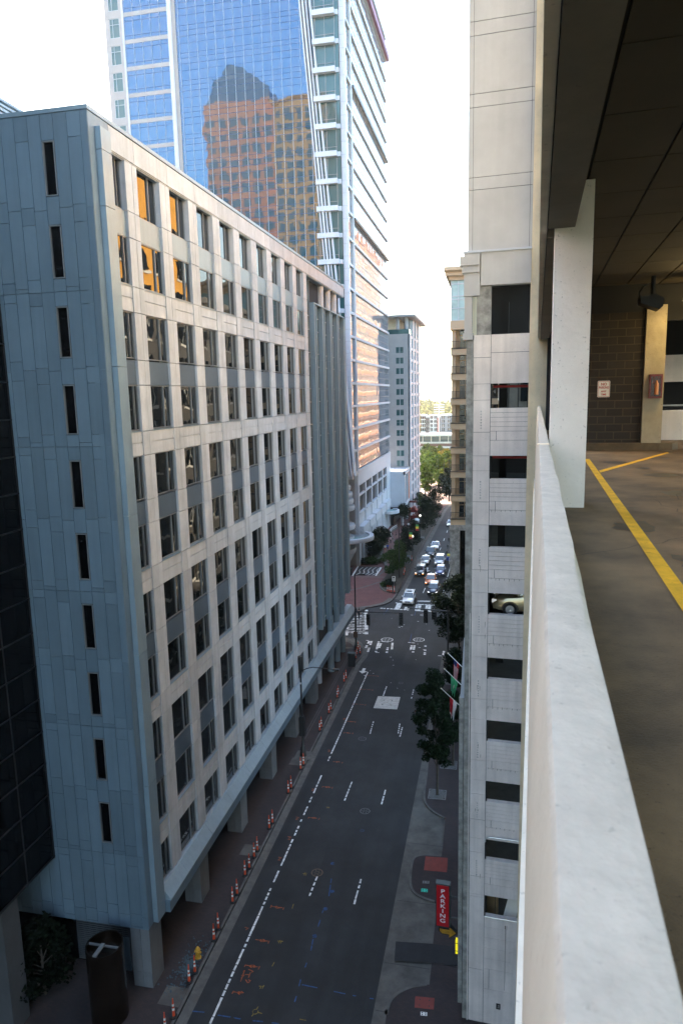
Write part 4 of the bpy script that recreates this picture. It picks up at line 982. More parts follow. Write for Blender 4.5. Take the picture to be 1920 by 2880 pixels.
# ceiling heater
UH = thing('ceiling_heater', 'black box heater hung from the deck ceiling beside the inner column', 'heater', tuple(T(20.5, 2.85, 36.2)))
b = MB(T); b.prism([(2.55, 36.32), (2.62, 36.05), (3.1, 35.95), (3.12, 36.25), (2.85, 36.36)], 'x', 20.2, 20.7) if False else None
b = MB(T)
i = 0
pr_ = [(2.54, 36.36), (2.56, 36.2), (3.02, 36.02), (3.1, 36.1), (3.12, 36.3), (2.9, 36.42)]
for u in (20.3, 20.9):
    for q in pr_: b.p(u, q[0], q[1])
b.face(range(5, -1, -1)); b.face(range(6, 12))
for k in range(6): b.face((k, (k+1) % 6, 6+(k+1) % 6, 6+k))
b.build('heater_body', M_BLK, UH)
b = MB(); b.cyl(T(20.6, 2.88, 36.4), T(20.6, 2.88, CZ), .06, n=8); b.build('hanger', M_BLK, UH)
b = MB(); b.tube([T(20.6, 2.56, 36.3), T(20.6, 2.54, 36.5), T(20.6, 2.65, 36.66), T(20.6, 2.86, 36.72)], .02, 6); b.build('hose', M_BLK, UH)
# fluorescent lamp
FL_ = thing('fluorescent_lamp', 'lit fluorescent tube lamp under the deck ceiling at the right edge', 'lamp', tuple(T(20.6, 4.0, 36.2)))
MB(T).box(20.45, 20.75, 3.62, 5.1, 36.24, 36.32).build('lamp_housing', M_WINF, FL_)
b = MB(); b.cyl(T(20.5, 3.66, 36.17), T(20.5, 5.06, 36.17), .035, n=10).cyl(T(20.7, 3.66, 36.17), T(20.7, 5.06, 36.17), .035, n=10); b.build('lamp_tube', mat('lamp_tube_light', (1, .9, .6), .4, var=0, emit=(1.0, .72, .3), estr=13), FL_)
b = MB(); b.cyl(T(20.6, 3.8, 36.32), T(20.6, 3.8, CZ), .02, n=6).cyl(T(20.6, 4.9, 36.32), T(20.6, 4.9, CZ), .02, n=6); b.build('hanger', M_BLK, FL_)
# ---- projecting wing
ops = [(1437.7, 798.7, 938.4), (1437.7, 1078, 1146.8), (1433, 1282.6, 1347), (1433, 1478.6, 1541), (1433, 1671, 1731.5), (1430, 1854, 1914.6), (1422.5, 2031, 2090), (1418.6, 2203, 2261), (1414.6, 2368, 2425), (1414.6, 2527, 2586)]
OZ = [(PU(x, t, UW)[2], PU(x, bo, UW)[2]) for x, t, bo in ops]
vL, vR, vO = -3.2, -.38, -2.08
ZTOP = 62.0; z1t = OZ[0][0]
g_ = MB(T); 
def lintels(z0, z1, va, vb, mb, d=.0):    # board-marked courses
    mb.box(UW-d, UW+.3, va, vb, z0, z1)
zprev = 0.1
for (zt_, zb_2) in reversed(OZ[1:]):
    z0, z1 = zprev, zb_2
    h = z1-z0
    g_.box(UW, UW+.3, vO+.01, vR, z0+.012, z0+h*.33-.008); g_.box(UW-.006, UW+.3, vO+.3, vR, z0+h*.33+.008, z0+h*.52-.008); g_.box(UW, UW+.3, vO+.01, vO+.28, z0+h*.33+.008, z0+h*.52-.008)
    for k in range(5):
        za_ = z0+h*.52+h*.48*k/5; g_.box(UW, UW+.3, vO+.01, vR, za_+.006, za_+h*.48/5-.006)
    g_.box(UW-.004, UW+.3, -2.86, vO-.01, z0+.012, z0+h*.5-.01); g_.box(UW, UW+.3, -2.86, vO-.01, z0+h*.5+.01, z1+.55*h*.3)
    zz2 = z1+.55*h*.3
    g_.box(UW, UW+.3, -2.86, vO-.01, zz2+.012, zt_+.0)
    zprev = zt_
z0, z1 = OZ[1][0], OZ[0][1]
g_.box(UW, UW+.3, vO+.01, vR, z0+.012, z0+1.4); g_.box(UW, UW+.3, vO+.01, vR, z0+1.42, z1); g_.box(UW, UW+.3, -2.86, vO-.01, z0+.012, z0+1.2); g_.box(UW, UW+.3, -2.86, vO-.01, z0+1.22, z1)
g_.build('wing_wall', M_GWALL, PG)
g_ = MB(T); g_.box(UW+.06, UW+.32, -2.9, vO+.05, .1, OZ[0][1]); 
for (zt_, zb_2), (zt2, zb22) in zip(OZ[:-1], OZ[1:]): g_.box(UW+.05, UW+.28, vO, vR+.02, zt2+.02, zb_2-.02)
g_.box(UW+.05, UW+.28, vO, vR+.02, .1, OZ[-1][1]-.02)
g_.build('wing_joint', M_GAP, PG)
MB(T).box(UW+.02, UW+.4, vL, -2.9, .1, OZ[0][1]).box(UW-.03, UW+.02, -2.92, -2.86, .1, OZ[0][1]-.2).build('edge_strip', M_GRAW, PG)
b = MB(T); b.box(UW-.0, UW+.32, -2.74, vO-.02, OZ[0][1], OZ[0][0]+.12); b.build('bare_column', M_GRAW, PG)
M_UP = mat('grey_stucco_panel', (.49, .485, .48), .9, var=.06, scale=.6, streak=.06)
b = MB(T)
hz0, hz1 = OZ[0][0], PU(1437, 705, UW)[2]
b.box(UW-.12, UW+.35, -2.56, vR+.02, hz0, hz1)
b.box(UW-.12, UW+.3, -3.32, -2.6, OZ[0][1]+1.75, hz1); b.box(UW-.22, UW+.3, -3.4, -2.6, hz1-.85, hz1-.55); b.box(UW-.3, UW+.3, -3.5, -2.6, hz1-.55, hz1-.15)
b.box(UW-.05, UW+.3, -3.3, -2.95, OZ[0][1]-.2, OZ[0][1]+1.75); b.box(UW-.1, UW+.3, -3.36, -2.9, OZ[0][1]-.2, OZ[0][1]+.1)
b.build('header_panel', M_UP, PG)
MB(T).box(UW-.2, UW+.35, -3.36, vR+.03, hz1+.002, hz1+.09).build('header_flashing', M_WHITE, PG)
b = MB(T)
gz = [hz1+.1]
for y in (534, 499, 302, 264, 100, 60): gz.append(PU(1320+20, y, UW)[2])
gz += [gz[-1]+5.9, gz[-1]+6.9, ZTOP]
for za_, zb3 in zip(gz[:-1], gz[1:]):
    for va, vb in ((-3.17, -2.97), (-2.955, -.48), (-.465, -.36)): b.box(UW, UW+.3, va, vb, za_+.012, zb3-.012)
b.build('upper_panel', M_UP, PG)
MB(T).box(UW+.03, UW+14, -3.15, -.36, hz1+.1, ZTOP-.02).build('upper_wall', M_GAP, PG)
b = MB(T); b.box(UW+.41, UW+14, -3.2, -3.02, .1, ZTOP)
b.build('street_wall', M_TAN, PG)  # built solid, openings left out to keep light from the wing interior
b = MB(T)
for (zt_, zb_2) in OZ: b.mark(); b.box(UW+.35, UW+14, -3.0, 3, zb_2-1.35, zb_2-1.05)
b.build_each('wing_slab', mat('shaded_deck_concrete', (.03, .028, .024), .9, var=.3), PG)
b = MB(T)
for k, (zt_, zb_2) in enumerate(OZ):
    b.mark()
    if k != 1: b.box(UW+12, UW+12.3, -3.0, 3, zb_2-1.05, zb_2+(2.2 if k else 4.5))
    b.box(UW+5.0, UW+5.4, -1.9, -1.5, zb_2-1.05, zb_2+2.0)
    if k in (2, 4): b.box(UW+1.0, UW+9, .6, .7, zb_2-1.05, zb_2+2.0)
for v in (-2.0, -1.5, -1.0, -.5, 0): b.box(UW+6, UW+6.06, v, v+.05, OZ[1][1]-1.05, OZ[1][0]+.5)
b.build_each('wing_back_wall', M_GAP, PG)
b = MB(T)
for k in (1, 2): b.cyl((UW+.8, -2.0, OZ[k][0]-.12), (UW+.8, .2, OZ[k][0]-.14), .06, n=8)
b.build('sprinkler_pipe', M_SIGNR, PG)
MB(T).box(UW+.02, UW+.5, vR, .62, .1, 60).build('tan_wall', M_TAN, PG)
# steel guards, granite pilaster and clearance bar on the wing
b = MB(); zz = OZ[8]
b.tube([T(UW-.05, vO+.02, zz[0]-.1), T(UW-.12, vO+.03, zz[0]+.12), T(UW-.12, vO+.2, zz[0]+.24), T(UW-.12, vR, zz[0]+.24)], .035, 8); b.tube([T(UW-.06, vO+.02, OZ[9][1]+.04), T(UW-.06, vR, OZ[9][1]+.04)], .04, 8); b.build('steel_guard', mat('galvanised_steel', (.55, .57, .58), .3, metal=.8, var=0), PG)
zpl = PU(1300, 1965, UW+.1)[2]
MB(T).box(UW+.15, UW+3, -3.46, -3.24, .9, zpl).build('granite_pilaster', M_GRAW, PG)
b = MB(T); b.box(UW+.2, UW+2.5, -3.4, -3.22, zpl, zpl+.15); b.quad((UW+.2, -3.4, zpl+.15), (UW+.2, -3.22, zpl+.15), (UW+.2, -3.2, zpl+3.2), (UW+.2, -3.24, zpl+3.2)); b.build('pilaster_cap', M_WHITE, PG)
b = MB(T); b.cyl((UW+.02, -2.93, OZ[4][1]), (UW-.03, -2.93, .1), .03, n=6); b.build('drain_pipe', M_GWALL, PG)
# stains with a shape of their own
M_RUST = mat('rust_streak', (.1, .07, .03), .9, var=.5, scale=8)
b = MB(T); zr2 = OZ[9][1]-.35
for v, w_, h in ((-.98, .02, 3.9), (-.94, .012, 3.4), (-1.0, .03, .2), (-.9, .015, .25)): b.quad((UW-.009, v, zr2-h), (UW-.009, v+w_*.6, zr2-h), (UW-.009, v+w_, zr2), (UW-.009, v, zr2))
for k in range(3, 9):
    zz = OZ[k][0]+.75
    for j in range(7): v = -2.0+j*.23+rng.uniform(-.05, .05); h = rng.uniform(.04, .13); b.quad((UW-.01, v, zz-h), (UW-.01, v+.012, zz-h), (UW-.01, v+.02, zz), (UW-.01, v, zz))
    for j in range(2): v = -2.6+rng.uniform(0, .4); z = OZ[k][1]-rng.uniform(.2, 1.2); h = rng.uniform(.1, .3); b.quad((UW-.009, v, z-h), (UW-.009, v+.01, z-h), (UW-.009, v+.02, z), (UW-.009, v, z))
stuff(b.build('rust_streak', M_RUST, PG))
M_RUB = mat('rubbed_concrete', (.5, .48, .46), .9, var=.2)
b = MB(T)
for k in range(1, 9):
    z0 = OZ[k][1]-.05
    for j in range(7):
        zc_ = z0-.1-j*.13; r = .035; pts = [(-2.5+r*math.cos(a)+rng.uniform(-.01, .01), zc_+r*1.2*math.sin(a)) for a in np.linspace(0, 6.28, 9)[:-1]]
        i = len(b.v)
        for q in pts: b.p(UW-.008, q[0], q[1])
        b.face(range(i, i+8))
b.build('rub_mark', M_RUB, PG)
b = MB(T); zz = PU(1400, 2830, UW)
WP = thing('wall_plaque', 'small black plaque with white lettering low on the garage wing wall', 'plaque', tuple(T(UW-.03, zz[1], zz[2])))
MB(T).box(UW-.03, UW-.012, zz[1]-.11, zz[1]+.11, zz[2]-.17, zz[2]+.17).build('plaque_plate', M_BLK, WP)
textmesh('PTE', .13, 'lettering', M_SIGNW, WP, frame_matrix(T(UW-.034, zz[1], zz[2]), (0, 0, -1), GV), .001)
# leaning board inside the lowest opening
LB = thing('leaning_board', 'white printed board leaning inside the lowest visible opening of the wing', 'board', tuple(T(UW+.8, -.8, OZ[9][1]-1.0)))
b = MB(T); z9 = OZ[9][1]; b.quad((UW+.6, -1.25, z9-.9), (UW+.6, -.5, z9-.9), (UW+.9, -.3, z9+.7), (UW+.9, -.85, z9+.75)); b.build('board_sheet', M_SIGNW, LB)
b = MB(T); b.box(UW+1.0, UW+1.1, -1.55, -1.4, z9-1, z9+1.1); b.box(UW+1.2, UW+1.3, -2.0, -1.6, z9-1, z9+1.1); b.build('timber_prop', mat('old_timber', (.2, .13, .06), .8), LB)
# ---- parking sign on the wing
PS2 = thing('parking_sign', 'tall red PARKING sign with white letters hung from the garage wing over the pavement', 'sign', tuple(T(34.0, -4.1, 8.0)))
a0 = PU(1227, 2488, 34.0); a1 = PU(1260, 2607, 34.0); sv0, sv1, sz1, sz0 = a0[1], a1[1]+.03, a0[2], a1[2]
MB(T).box(34.0, 34.35, sv0-.05, sv1+.05, sz0-.07, sz1+.07).build('sign_cabinet', mat('dark_green_metal', (.025, .045, .045), .5, var=0), PS2)
MB(T).box(33.97, 34.0, sv0, sv1, sz0, sz1).build('sign_face', mat('parking_red', (.5, .008, .015), .4, var=.04), PS2)
sh_ = (sz1-sz0)
for k, ch in enumerate('PARKING'):
    zc_ = sz1-sh_*(.135+.121*k); textmesh(ch, sh_*.13, 'lettering', mat('sign_letter_white', (.85, .85, .87), .4, var=0) if k == 0 else MATS['sign_letter_white'], PS2, frame_matrix(T(33.962, (sv0+sv1)/2, zc_), GV, (0, 0, 1)), .004, 1.35, .004)
b = MB(); 
for y in (2522, 2580): z = PU(1270, y, 34.15)[2]; b.cyl(T(34.15, sv1, z), T(34.15, -3.2, z), .05, n=8)
b.build('bracket', M_BLK, PS2)
AR = thing('arrow_sign', 'dull yellow arrow sign pointing right under the red parking sign', 'sign', tuple(T(34.1, -3.9, 5.8)))
q0 = PU(1236, 2612, 34.1); q1 = PU(1281, 2625, 34.1); va, vb = q0[1], q1[1]; zm = (q0[2]+q1[2])/2-.05; L = vb-va
def arrowp(g): return [(va-g, zm+.13+g), (va+L*.6, zm+.13+g), (va+L*.58, zm+.33+g*1.6), (vb+g*1.4, zm), (va+L*.58, zm-.33-g*1.6), (va+L*.6, zm-.13-g), (va+.12, zm-.13-g), (va-g, zm-.02)]
for nm, gp, d0, d1, m in (('arrow_backing', .07, 0, .2, M_BLK), ('arrow_face', 0, -.02, -.002, mat('amber_arrow', (.42, .22, .02), .5, var=.25, scale=9))):
    b = MB(T); P = arrowp(gp); n = len(P)
    for d in (34.1+d0, 34.1+d1):
        for q in P: b.p(d, q[0], q[1])
    b.face(range(n-1, -1, -1)); b.face(range(n, 2*n))
    for k in range(n): b.face((k, (k+1) % n, n+(k+1) % n, n+k))
    b.build(nm, m, AR)
CB = thing('clearance_bar', 'bright yellow clearance bar with black lines at the garage entrance', 'sign', tuple(T(33.8, -3.5, 4.6)))
q0 = PU(1280, 2644, 33.9); q1 = PU(1289, 2684, 33.9)
MB(T).box(33.9, 34.1, q0[1], q1[1], q1[2], q0[2]).build('bar_panel', mat('signal_yellow', (.85, .72, .01), .4, var=0, emit=(.9, .75, .02), estr=.1), CB)
b = MB(T)
for f_ in (.22, .78): z = q1[2]+(q0[2]-q1[2])*f_; b.box(33.89, 33.9, q0[1], q1[1], z-.015, z+.015)
b.build('bar_line', M_BLK, CB)
# ================================================================== STREET THINGS
# ---- tall striped channelizer cones
M_CONO = mat('cone_orange', (.62, .07, .02), .5, var=.2, scale=9); M_CONW = mat('cone_white', (.8, .8, .78), .5, var=.1, scale=9); M_RUB2 = mat('black_rubber', (.015, .015, .015), .8, var=0)
def make_cone(label):
    t = thing('traffic_cone', label, 'cone', (0, 0, 0), 'striped channelizer cones along the kerbs')
    b = MB(); b.prism([(.19, -.09), (.19, .09), (.09, .19), (-.09, .19), (-.19, .09), (-.19, -.09), (-.09, -.19), (.09, -.19)], 'z', 0, .07); b.lathe([(.15, .07), (.12, .1), (.08, .1)], 12); b.build('rubber_base', M_RUB2, t)
    prof = [(.085, .1), (.068, .42), (.066, .45), (.06, .58), (.056, .66), (.05, .8), (.045, .88), (.04, 1.02), (.03, 1.1), (.034, 1.13), (.028, 1.17), (0, 1.18)]
    MB().lathe(prof, 14).build('cone_body', M_CONO, t, True)
    for z0, z1 in ((.44, .58), (.7, .83)):
        rr = lambda z: float(np.interp(z, [q[1] for q in prof], [q[0] for q in prof]))+.004
        MB().lathe([(rr(z0), z0), (rr((z0+z1)/2), (z0+z1)/2), (rr(z1), z1)], 14).build('reflective_band', M_CONW, t, True)
    return t
near = [g7(1025, 975), g7(1045, 940), g7(930, 1155), g7(950, 1115), g7(873, 1270), g7(900, 1225), g7(795, 1440), g7(823, 1390), g7(678, 1680), g7(705, 1610), g7(523, 1945), g7(558, 1885), g7(425, 2165), g7(372, 2255), g7(1145, 750), g7(1162, 718), g7(1222, 600), g7(1240, 572), g7(1342, 357), g7(1352, 335), g7(1400, 247), g7(1412, 225), g7(1452, 148), g7(1458, 130), g7(1495, 48), g7(1507, 28)]
where = ['{0} cone of the pair standing level with the {1} arcade column'] 
nl = []
order = sorted(range(len(near)), key=lambda i: near[i].y)
desc = ['at the bottom edge of the photo', 'beside the bottom kerb below the hydrant', 'on the glass blocks in front of the yellow hydrant', 'touching the yellow hydrant', 'in the first pair past the yellow hydrant, nearer one', 'in the first pair past the yellow hydrant, farther one', 'in the second pair past the hydrant, nearer one', 'in the second pair past the hydrant, farther one', 'first of the four close together mid kerb', 'second of the four close together mid kerb', 'third of the four close together mid kerb', 'last of the four close together mid kerb', 'two pairs before the lamp post, nearer one', 'two pairs before the lamp post, farther one', 'one pair before the lamp post, nearer one', 'one pair before the lamp post, farther one', 'nearer one at the foot of the black lamp post', 'farther one at the foot of the black lamp post', 'in the first pair past the lamp post, nearer one', 'in the first pair past the lamp post, farther one', 'in the second pair past the lamp post, nearer one', 'in the second pair past the lamp post, farther one', 'front one of the overlapping pair by the last square columns', 'rear one of the overlapping pair by the last square columns', 'nearer one of the pair by the round columns', 'farther one of the pair by the round columns']
cone0 = None
def put_cone(p, label, lift=.155):
    global cone0
    lab = label
    if cone0 is None: cone0 = make_cone(lab); cone0.location = (p[0], p[1], lift); cone0.rotation_euler = (0, 0, 1)
    else: dup(cone0, (p[0], p[1], lift), rng.uniform(0, 3), lab)
for d_, i in zip(desc, order): put_cone(near[i], 'striped orange cone '+d_)
for (x, y), d_ in zip(((235, 1785), (248, 1742), (283, 1732), (262, 1690)), ('nearest of the four by the corner signal pole', 'second of the four by the corner signal pole', 'at the kerb right of the corner signal pole', 'farthest of the four by the corner signal pole')): put_cone(g4(x, y), 'striped orange cone '+d_)
for k, x in enumerate((585, 607, 628, 660)): put_cone(g4(x, 1052+k*4), 'orange cone at the tip of the planted bed, '+('leftmost of four', 'second of four from left', 'third of four from left', 'rightmost beside the white sign post')[k], .3)
for k, (x, y) in enumerate(((852, 712), (765, 870), (775, 840))): put_cone(g4(x, y), 'orange cone leaning in the shrubs at the far kerb, '+('beside the grey cabinet', 'nearest the black car', 'rear one near the black car')[k], .3)
# ---- hydrant on scattered glass blocks
hp = g7(578, 1790); FH = thing('fire_hydrant', 'yellow fire hydrant on the brick pavement in a ring of blue gravel', 'hydrant', (hp.x, hp.y, .14))
M_HY = mat('hydrant_yellow', (.62, .33, .03), .5, var=.2, scale=8)
TH = lambda x, y, z: Vector((x, y, z))+wl(FH)
b = MB(TH); b.lathe([(.2, 0), (.2, .05), (.13, .06), (.13, .5), (.17, .52), (.17, .56), (.14, .58), (.13, .64), (.08, .72), (.03, .74), (.03, .79), (0, .79)], 16); b.build('hydrant_body', M_HY, FH, True)
b = MB(TH); b.cyl((-.22, 0, .4), (.22, 0, .4), .055, n=12).cyl((0, 0, .4), (0, -.22, .4), .07, n=12); b.build('outlet', M_HY, FH, True)
M_GRV = mat('blue_gravel', (.05, .085, .1), .8, var=.3, scale=20)
b = MB()
for k in range(420):
    a = rng.uniform(0, 6.28); r = abs(rng.normal(0, .62)); c = (hp.x-.25+r*math.cos(a)*.8, hp.y-.7+r*math.sin(a)*1.9); s = rng.uniform(.02, .05)
    if c[0] > RL-.25: continue
    b.box(c[0]-s, c[0]+s, c[1]-s, c[1]+s, .14, .155+s*.4)
stuff(tag(b.build('blue_gravel', M_GRV), 'blue grey gravel scattered round the yellow hydrant', 'gravel'))
# ---- poles
M_POLE = mat('black_pole_paint', (.014, .014, .015), .4, var=0)
lp_ = G0(853, 2128); LP = thing('street_lamp', 'tall black street lamp with control box and curved arm on the left kerb', 'street lamp', (lp_.x, lp_.y, .14))
zt = PY(843, 1850, lp_.y).z; za_ = PY(847, 1893, lp_.y).z; zb1 = PY(850, 2021, lp_.y).z; zb0 = PY(850, 2071, lp_.y).z
W = lambda o: (lambda x, y, z: Vector((x, y, z))+wl(o))
b = MB(W(LP)); b.lathe([(.34, 0), (.3, .25), (.2, .9), (.12, 1.0), (.1, 2.2), (.085, za_), (.085, zt-1)], 14); b.build('post', M_POLE, LP, True)
b = MB(W(LP)); b.lathe([(.1, za_-.1), (.2, za_+.2), (.24, za_+.9), (.22, zt), (0, zt+.05)], 14); b.build('lantern_housing', M_POLE, LP, True)
b = MB(W(LP)); b.box(-.28, .26, -.25, .2, zb0, zb1); b.prism([(-.28, zb1), (.26, zb1), (.18, zb1+.15), (-.2, zb1+.15)], 'y', -.25, .2); b.build('control_box', M_BLK, LP)
e = PY(945, 1883, lp_.y); ar = [(0, 0, za_), (.6, 0, za_+.35), (1.2, 0, za_+.5), (2.0, 0, za_+.48), (e.x-lp_.x, 0, za_+.4)]
b = MB(W(LP)); b.tube([Vector(q)+wl(LP)*0 for q in ar], .045, 8); b.build('arm', M_POLE, LP)
b = MB(W(LP)); q = ar[-1]; b.prism([(q[0]-.3, q[2]-.05), (q[0]+.3, q[2]-.05), (q[0]+.26, q[2]+.08), (q[0]-.26, q[2]+.1)], 'y', -.12, .12); b.build('lamp_head', M_POLE, LP)
b = MB(W(LP)); b.box(-.05, .05, -.12, -.1, 3.0, 3.3); b.box(-.05, .06, -.11, -.09, za_-1.2, za_-1.05); b.build('sticker', M_SIGNW, LP)
MB().box(lp_.x-.75, lp_.x+.9, lp_.y-.8, lp_.y+.8, .141, .153).build('pole_footing', M_KERB)['kind'] = 'structure'
# traffic signals
def signal_head(par, x, y, z, w_=.16, h=1.1, face=-1):
    b = MB(W(par)); b.box(x-w_, x+w_, y-.12, y+.12, z-h/2, z+h/2); b.box(x-w_-.06, x+w_+.06, y+.1, y+.125, z-h/2-.07, z+h/2+.07)
    hd = b.build('signal_head', M_BLK, par)
    for k in range(3):
        b = MB(W(par)); zc_ = z+h*(.32-.32*k); b.cyl((x, y-.12, zc_), (x, y-.28, zc_), w_*.75, n=12, cap=False); b.build('visor', M_BLK, hd)
    return hd
s0 = g4(240, 1682); TS = thing('traffic_signal', 'black signal mast with two signal heads over the left of the junction', 'traffic signal', (s0.x, s0.y, .14))
zm = PY(*c4(240, 1265), s0.y).z; xe = PY(*c4(755, 1270), s0.y).x-s0.x; ztp = PY(*c4(235, 850), s0.y).z
b = MB(W(TS)); b.lathe([(.22, 0), (.2, .6), (.13, .7), (.12, 4), (.1, zm), (.07, ztp)], 14); b.build('post', M_POLE, TS, True)
b = MB(W(TS)); b.cyl((0, 0, zm), (xe, 0, zm+.05), .09, .06, 10); b.build('mast_arm', M_POLE, TS, True)
b = MB(W(TS)); b.cyl((0, 0, ztp-.15), (.9, 0, ztp-.1), .035, n=8); b.prism([(.55, ztp-.12), (1.45, ztp-.12), (1.4, ztp+.05), (.6, ztp+.02)], 'y', -.15, .15); b.build('lamp_head', M_POLE, TS)
for px_ in (370, 733):
    q = PY(*c4(px_, 1345), s0.y); x = q.x-s0.x; z = q.z-.14; signal_head(TS, x, 0, z, .2, 1.5); b = MB(W(TS)); b.cyl((x, 0, z+.7), (x, 0, zm), .035, n=6); b.build('hanger', M_POLE, TS)
b = MB(W(TS)); zc_ = PY(*c4(240, 1515), s0.y).z; b.box(-.28, .28, -.2, -.12, zc_-.4, zc_+.4); b.build('pedestrian_signal', mat('dull_brown_box', (.1, .05, .03), .6), TS)
s1 = Vector((-5.0, 82.0, .14)); TS2 = thing('traffic_signal', 'black signal mast reaching out of the big tree over the right of the junction', 'traffic signal', tuple(s1))
zm2 = PY(*c4(1110, 1240), s1.y).z; x2 = PY(*c4(800, 1214), s1.y).x-s1.x; zl = PY(*c4(800, 1214), s1.y).z
b = MB(W(TS2)); b.lathe([(.22, 0), (.2, .6), (.13, .7), (.1, zm2+.5)], 14); b.build('post', M_POLE, TS2, True)
b = MB(W(TS2)); b.cyl((0, 0, zm2-.2), (x2, 0, zl-.14), .09, .06, 10); b.build('mast_arm', M_POLE, TS2, True)
q = PY(*c4(1004, 1310), s1.y); signal_head(TS2, q.x-s1.x, 0, q.z-.14, .2, 1.5); b = MB(W(TS2)); b.cyl((q.x-s1.x, 0, q.z+.5), (q.x-s1.x, 0, zm2-.2), .035, n=6); b.build('hanger', M_POLE, TS2)
q = PY(*c4(1097, 1300), s1.y); signal_head(TS2, q.x-s1.x, .05, q.z-.14, .25, 1.0)
# banner lamp posts on the plaza
M_BG, M_BY, M_BR = mat('banner_green', (.05, .3, .08), .7, var=.1), mat('banner_yellow', (.8, .65, .05), .7, var=.1), mat('banner_red', (.4, .03, .04), .7, var=.1)
def banner(par, x, y, z0, z1, w_):
    hz = (z1-z0)/4
    for k, m in enumerate((M_BR, M_BY, M_BG, M_BLK)):
        b = MB(W(par)); b.box(x, x+w_, y-.01, y+.01, z0+hz*k, z0+hz*(k+1)-.002); b.build('banner_panel', m, par)
def lamp_post(p, ht, label, bans, globe=None, arm=None):
    o = thing('lamp_post', label, 'lamp post', (p[0], p[1], .14))
    b = MB(W(o)); b.lathe([(.2, 0), (.16, .5), (.1, .7), (.09, ht*.5), (.07, ht)], 12); b.build('post', M_POLE, o, True)
    for x, z0, z1 in bans: banner(o, x, 0, z0, z1, .55); b = MB(W(o)); b.cyl((0, 0, z1), (x+.5, 0, z1), .025, n=6); b.build('banner_arm', M_POLE, o)
    if globe: b = MB(W(o)); b.lathe([(0, globe-.28)]+[(.28*math.sin(a), globe-.28*math.cos(a)) for a in np.linspace(.2, 2.9, 8)]+[(0, globe+.28)], 14, (globe*0+ (arm or 0), 0)); b.build('globe', mat('lamp_globe', (.9, .85, .75), .3, var=0, emit=(1, .88, .7), estr=.18) if 'lamp_globe' not in MATS else MATS['lamp_globe'], o, True)
    return o
p = g4(715, 890); zt = PY(*c4(707, 262), p.y).z; zba = PY(*c4(760, 385), p.y).z
o = lamp_post(p, zt, 'tall black plaza pole with banner arm at the planted bed', [(1.9, PY(*c4(800, 460), p.y).z, PY(*c4(800, 365), p.y).z), (3.1, PY(*c4(848, 370), p.y).z, PY(*c4(848, 280), p.y).z)])
p = g4(860, 700); lamp_post(p, PY(*c4(850, 440), p.y).z, 'black post with lit globe among the shrubs of the planted bed', [], PY(*c4(850, 432), p.y).z)
p = g4(945, 500); lamp_post(p, 6.2, 'black post with dim globe behind the globe lit one', [], 6.3)
p = g4(915, 215); lamp_post(p, 7, 'short black post at the far pavement beside the red pavilion', [])
p = Vector((-15.6, 232, 0)); lamp_post(p, 12.5, 'tall black lamp pole before the far park trees, left one', [], None)
p = Vector((-14.3, 238, 0)); lamp_post(p, 11, 'tall black lamp pole before the far park trees, right one', [(.3, 7.5, 9.2)], None)
# sign post in the bed
p = g4(655, 1040); SP = thing('road_sign', 'white turn restriction sign on a post at the tip of the planted bed', 'sign', (p.x, p.y, .26))
zs = PY(*c4(661, 892), p.y).z-.26
b = MB(W(SP)); b.box(-.04, .04, -.02, .02, 0, zs+.4); b.build('post', M_WINF, SP)
b = MB(W(SP)); b.box(-.28, .28, -.05, -.025, zs-.45, zs+.42); b.build('sign_plate', M_SIGNW, SP)
b = MB(W(SP)); b.box(-.18, .18, -.055, -.051, zs+.05, zs+.32); b.box(-.12, .12, -.06, -.056, zs+.1, zs+.27) ; b.box(-.2, .2, -.055, -.051, zs-.16, zs-.1); b.box(-.2, .2, -.055, -.051, zs-.3, zs-.24); b.build('sign_legend', M_BLK, SP)
# street cabinets and bins
def cabinet(p, w_, d_, h, nm, label, m):
    o = thing(nm, label, 'cabinet', (p[0], p[1], .14)); b = MB(W(o)); b.box(-w_/2, w_/2, -d_/2, d_/2, 0, h); b.build('cabinet_body', m, o)
    b = MB(W(o)); b.box(-w_/2-.04, w_/2+.04, -d_/2-.04, d_/2+.04, h, h+.07); b.build('cabinet_lid', MATS['dark_green_metal'], o)
    b = MB(W(o)); b.box(-w_/2+.04, w_/2-.04, -d_/2-.02, -d_/2-.002, .1, h-.1); b.build('cabinet_door', m, o); return o
cabinet(g4(192, 1865), .85, .6, 1.7, 'signal_cabinet', 'dark green signal cabinet on the pavement near the round columns', M_BLK)
cabinet(g4(808, 730)+Vector((0, 0, 0)), 1.0, 1.4, 1.5, 'utility_cabinet', 'grey utility cabinet among the shrubs beside the far kerb', mat('grey_cabinet', (.2, .2, .21), .6))
cabinet(g4(180, 860), .6, .6, 1.3, 'litter_bin', 'black litter bin at the foot of the round entrance drum', M_BLK)
# bronze vent cylinder and planter by the left edge
vc = G0(312, 2860); VT = thing('vent_cylinder', 'dark polished bronze vent cylinder standing in front of the louvred wall', 'vent', (vc.x, vc.y, 0))
M_BRZ = mat('dark_bronze', (.055, .037, .026), .22, metal=.9, var=.25, scale=2)
zvt = PY(305, 2655, vc.y).z
b = MB(W(VT)); b.lathe([(1.0, 0), (1.0, zvt), (.92, zvt), (.92, zvt-.4), (0, zvt-.4)], 32); b.build('cylinder', M_BRZ, VT, True)
b = MB(W(VT)); b.box(-.1, .12, -1.0, -.1, zvt+.01, zvt+.1); b.box(-.95, .95, -.04, .04, zvt-.2, zvt-.1); b.build('top_bracket', M_WINF, VT)
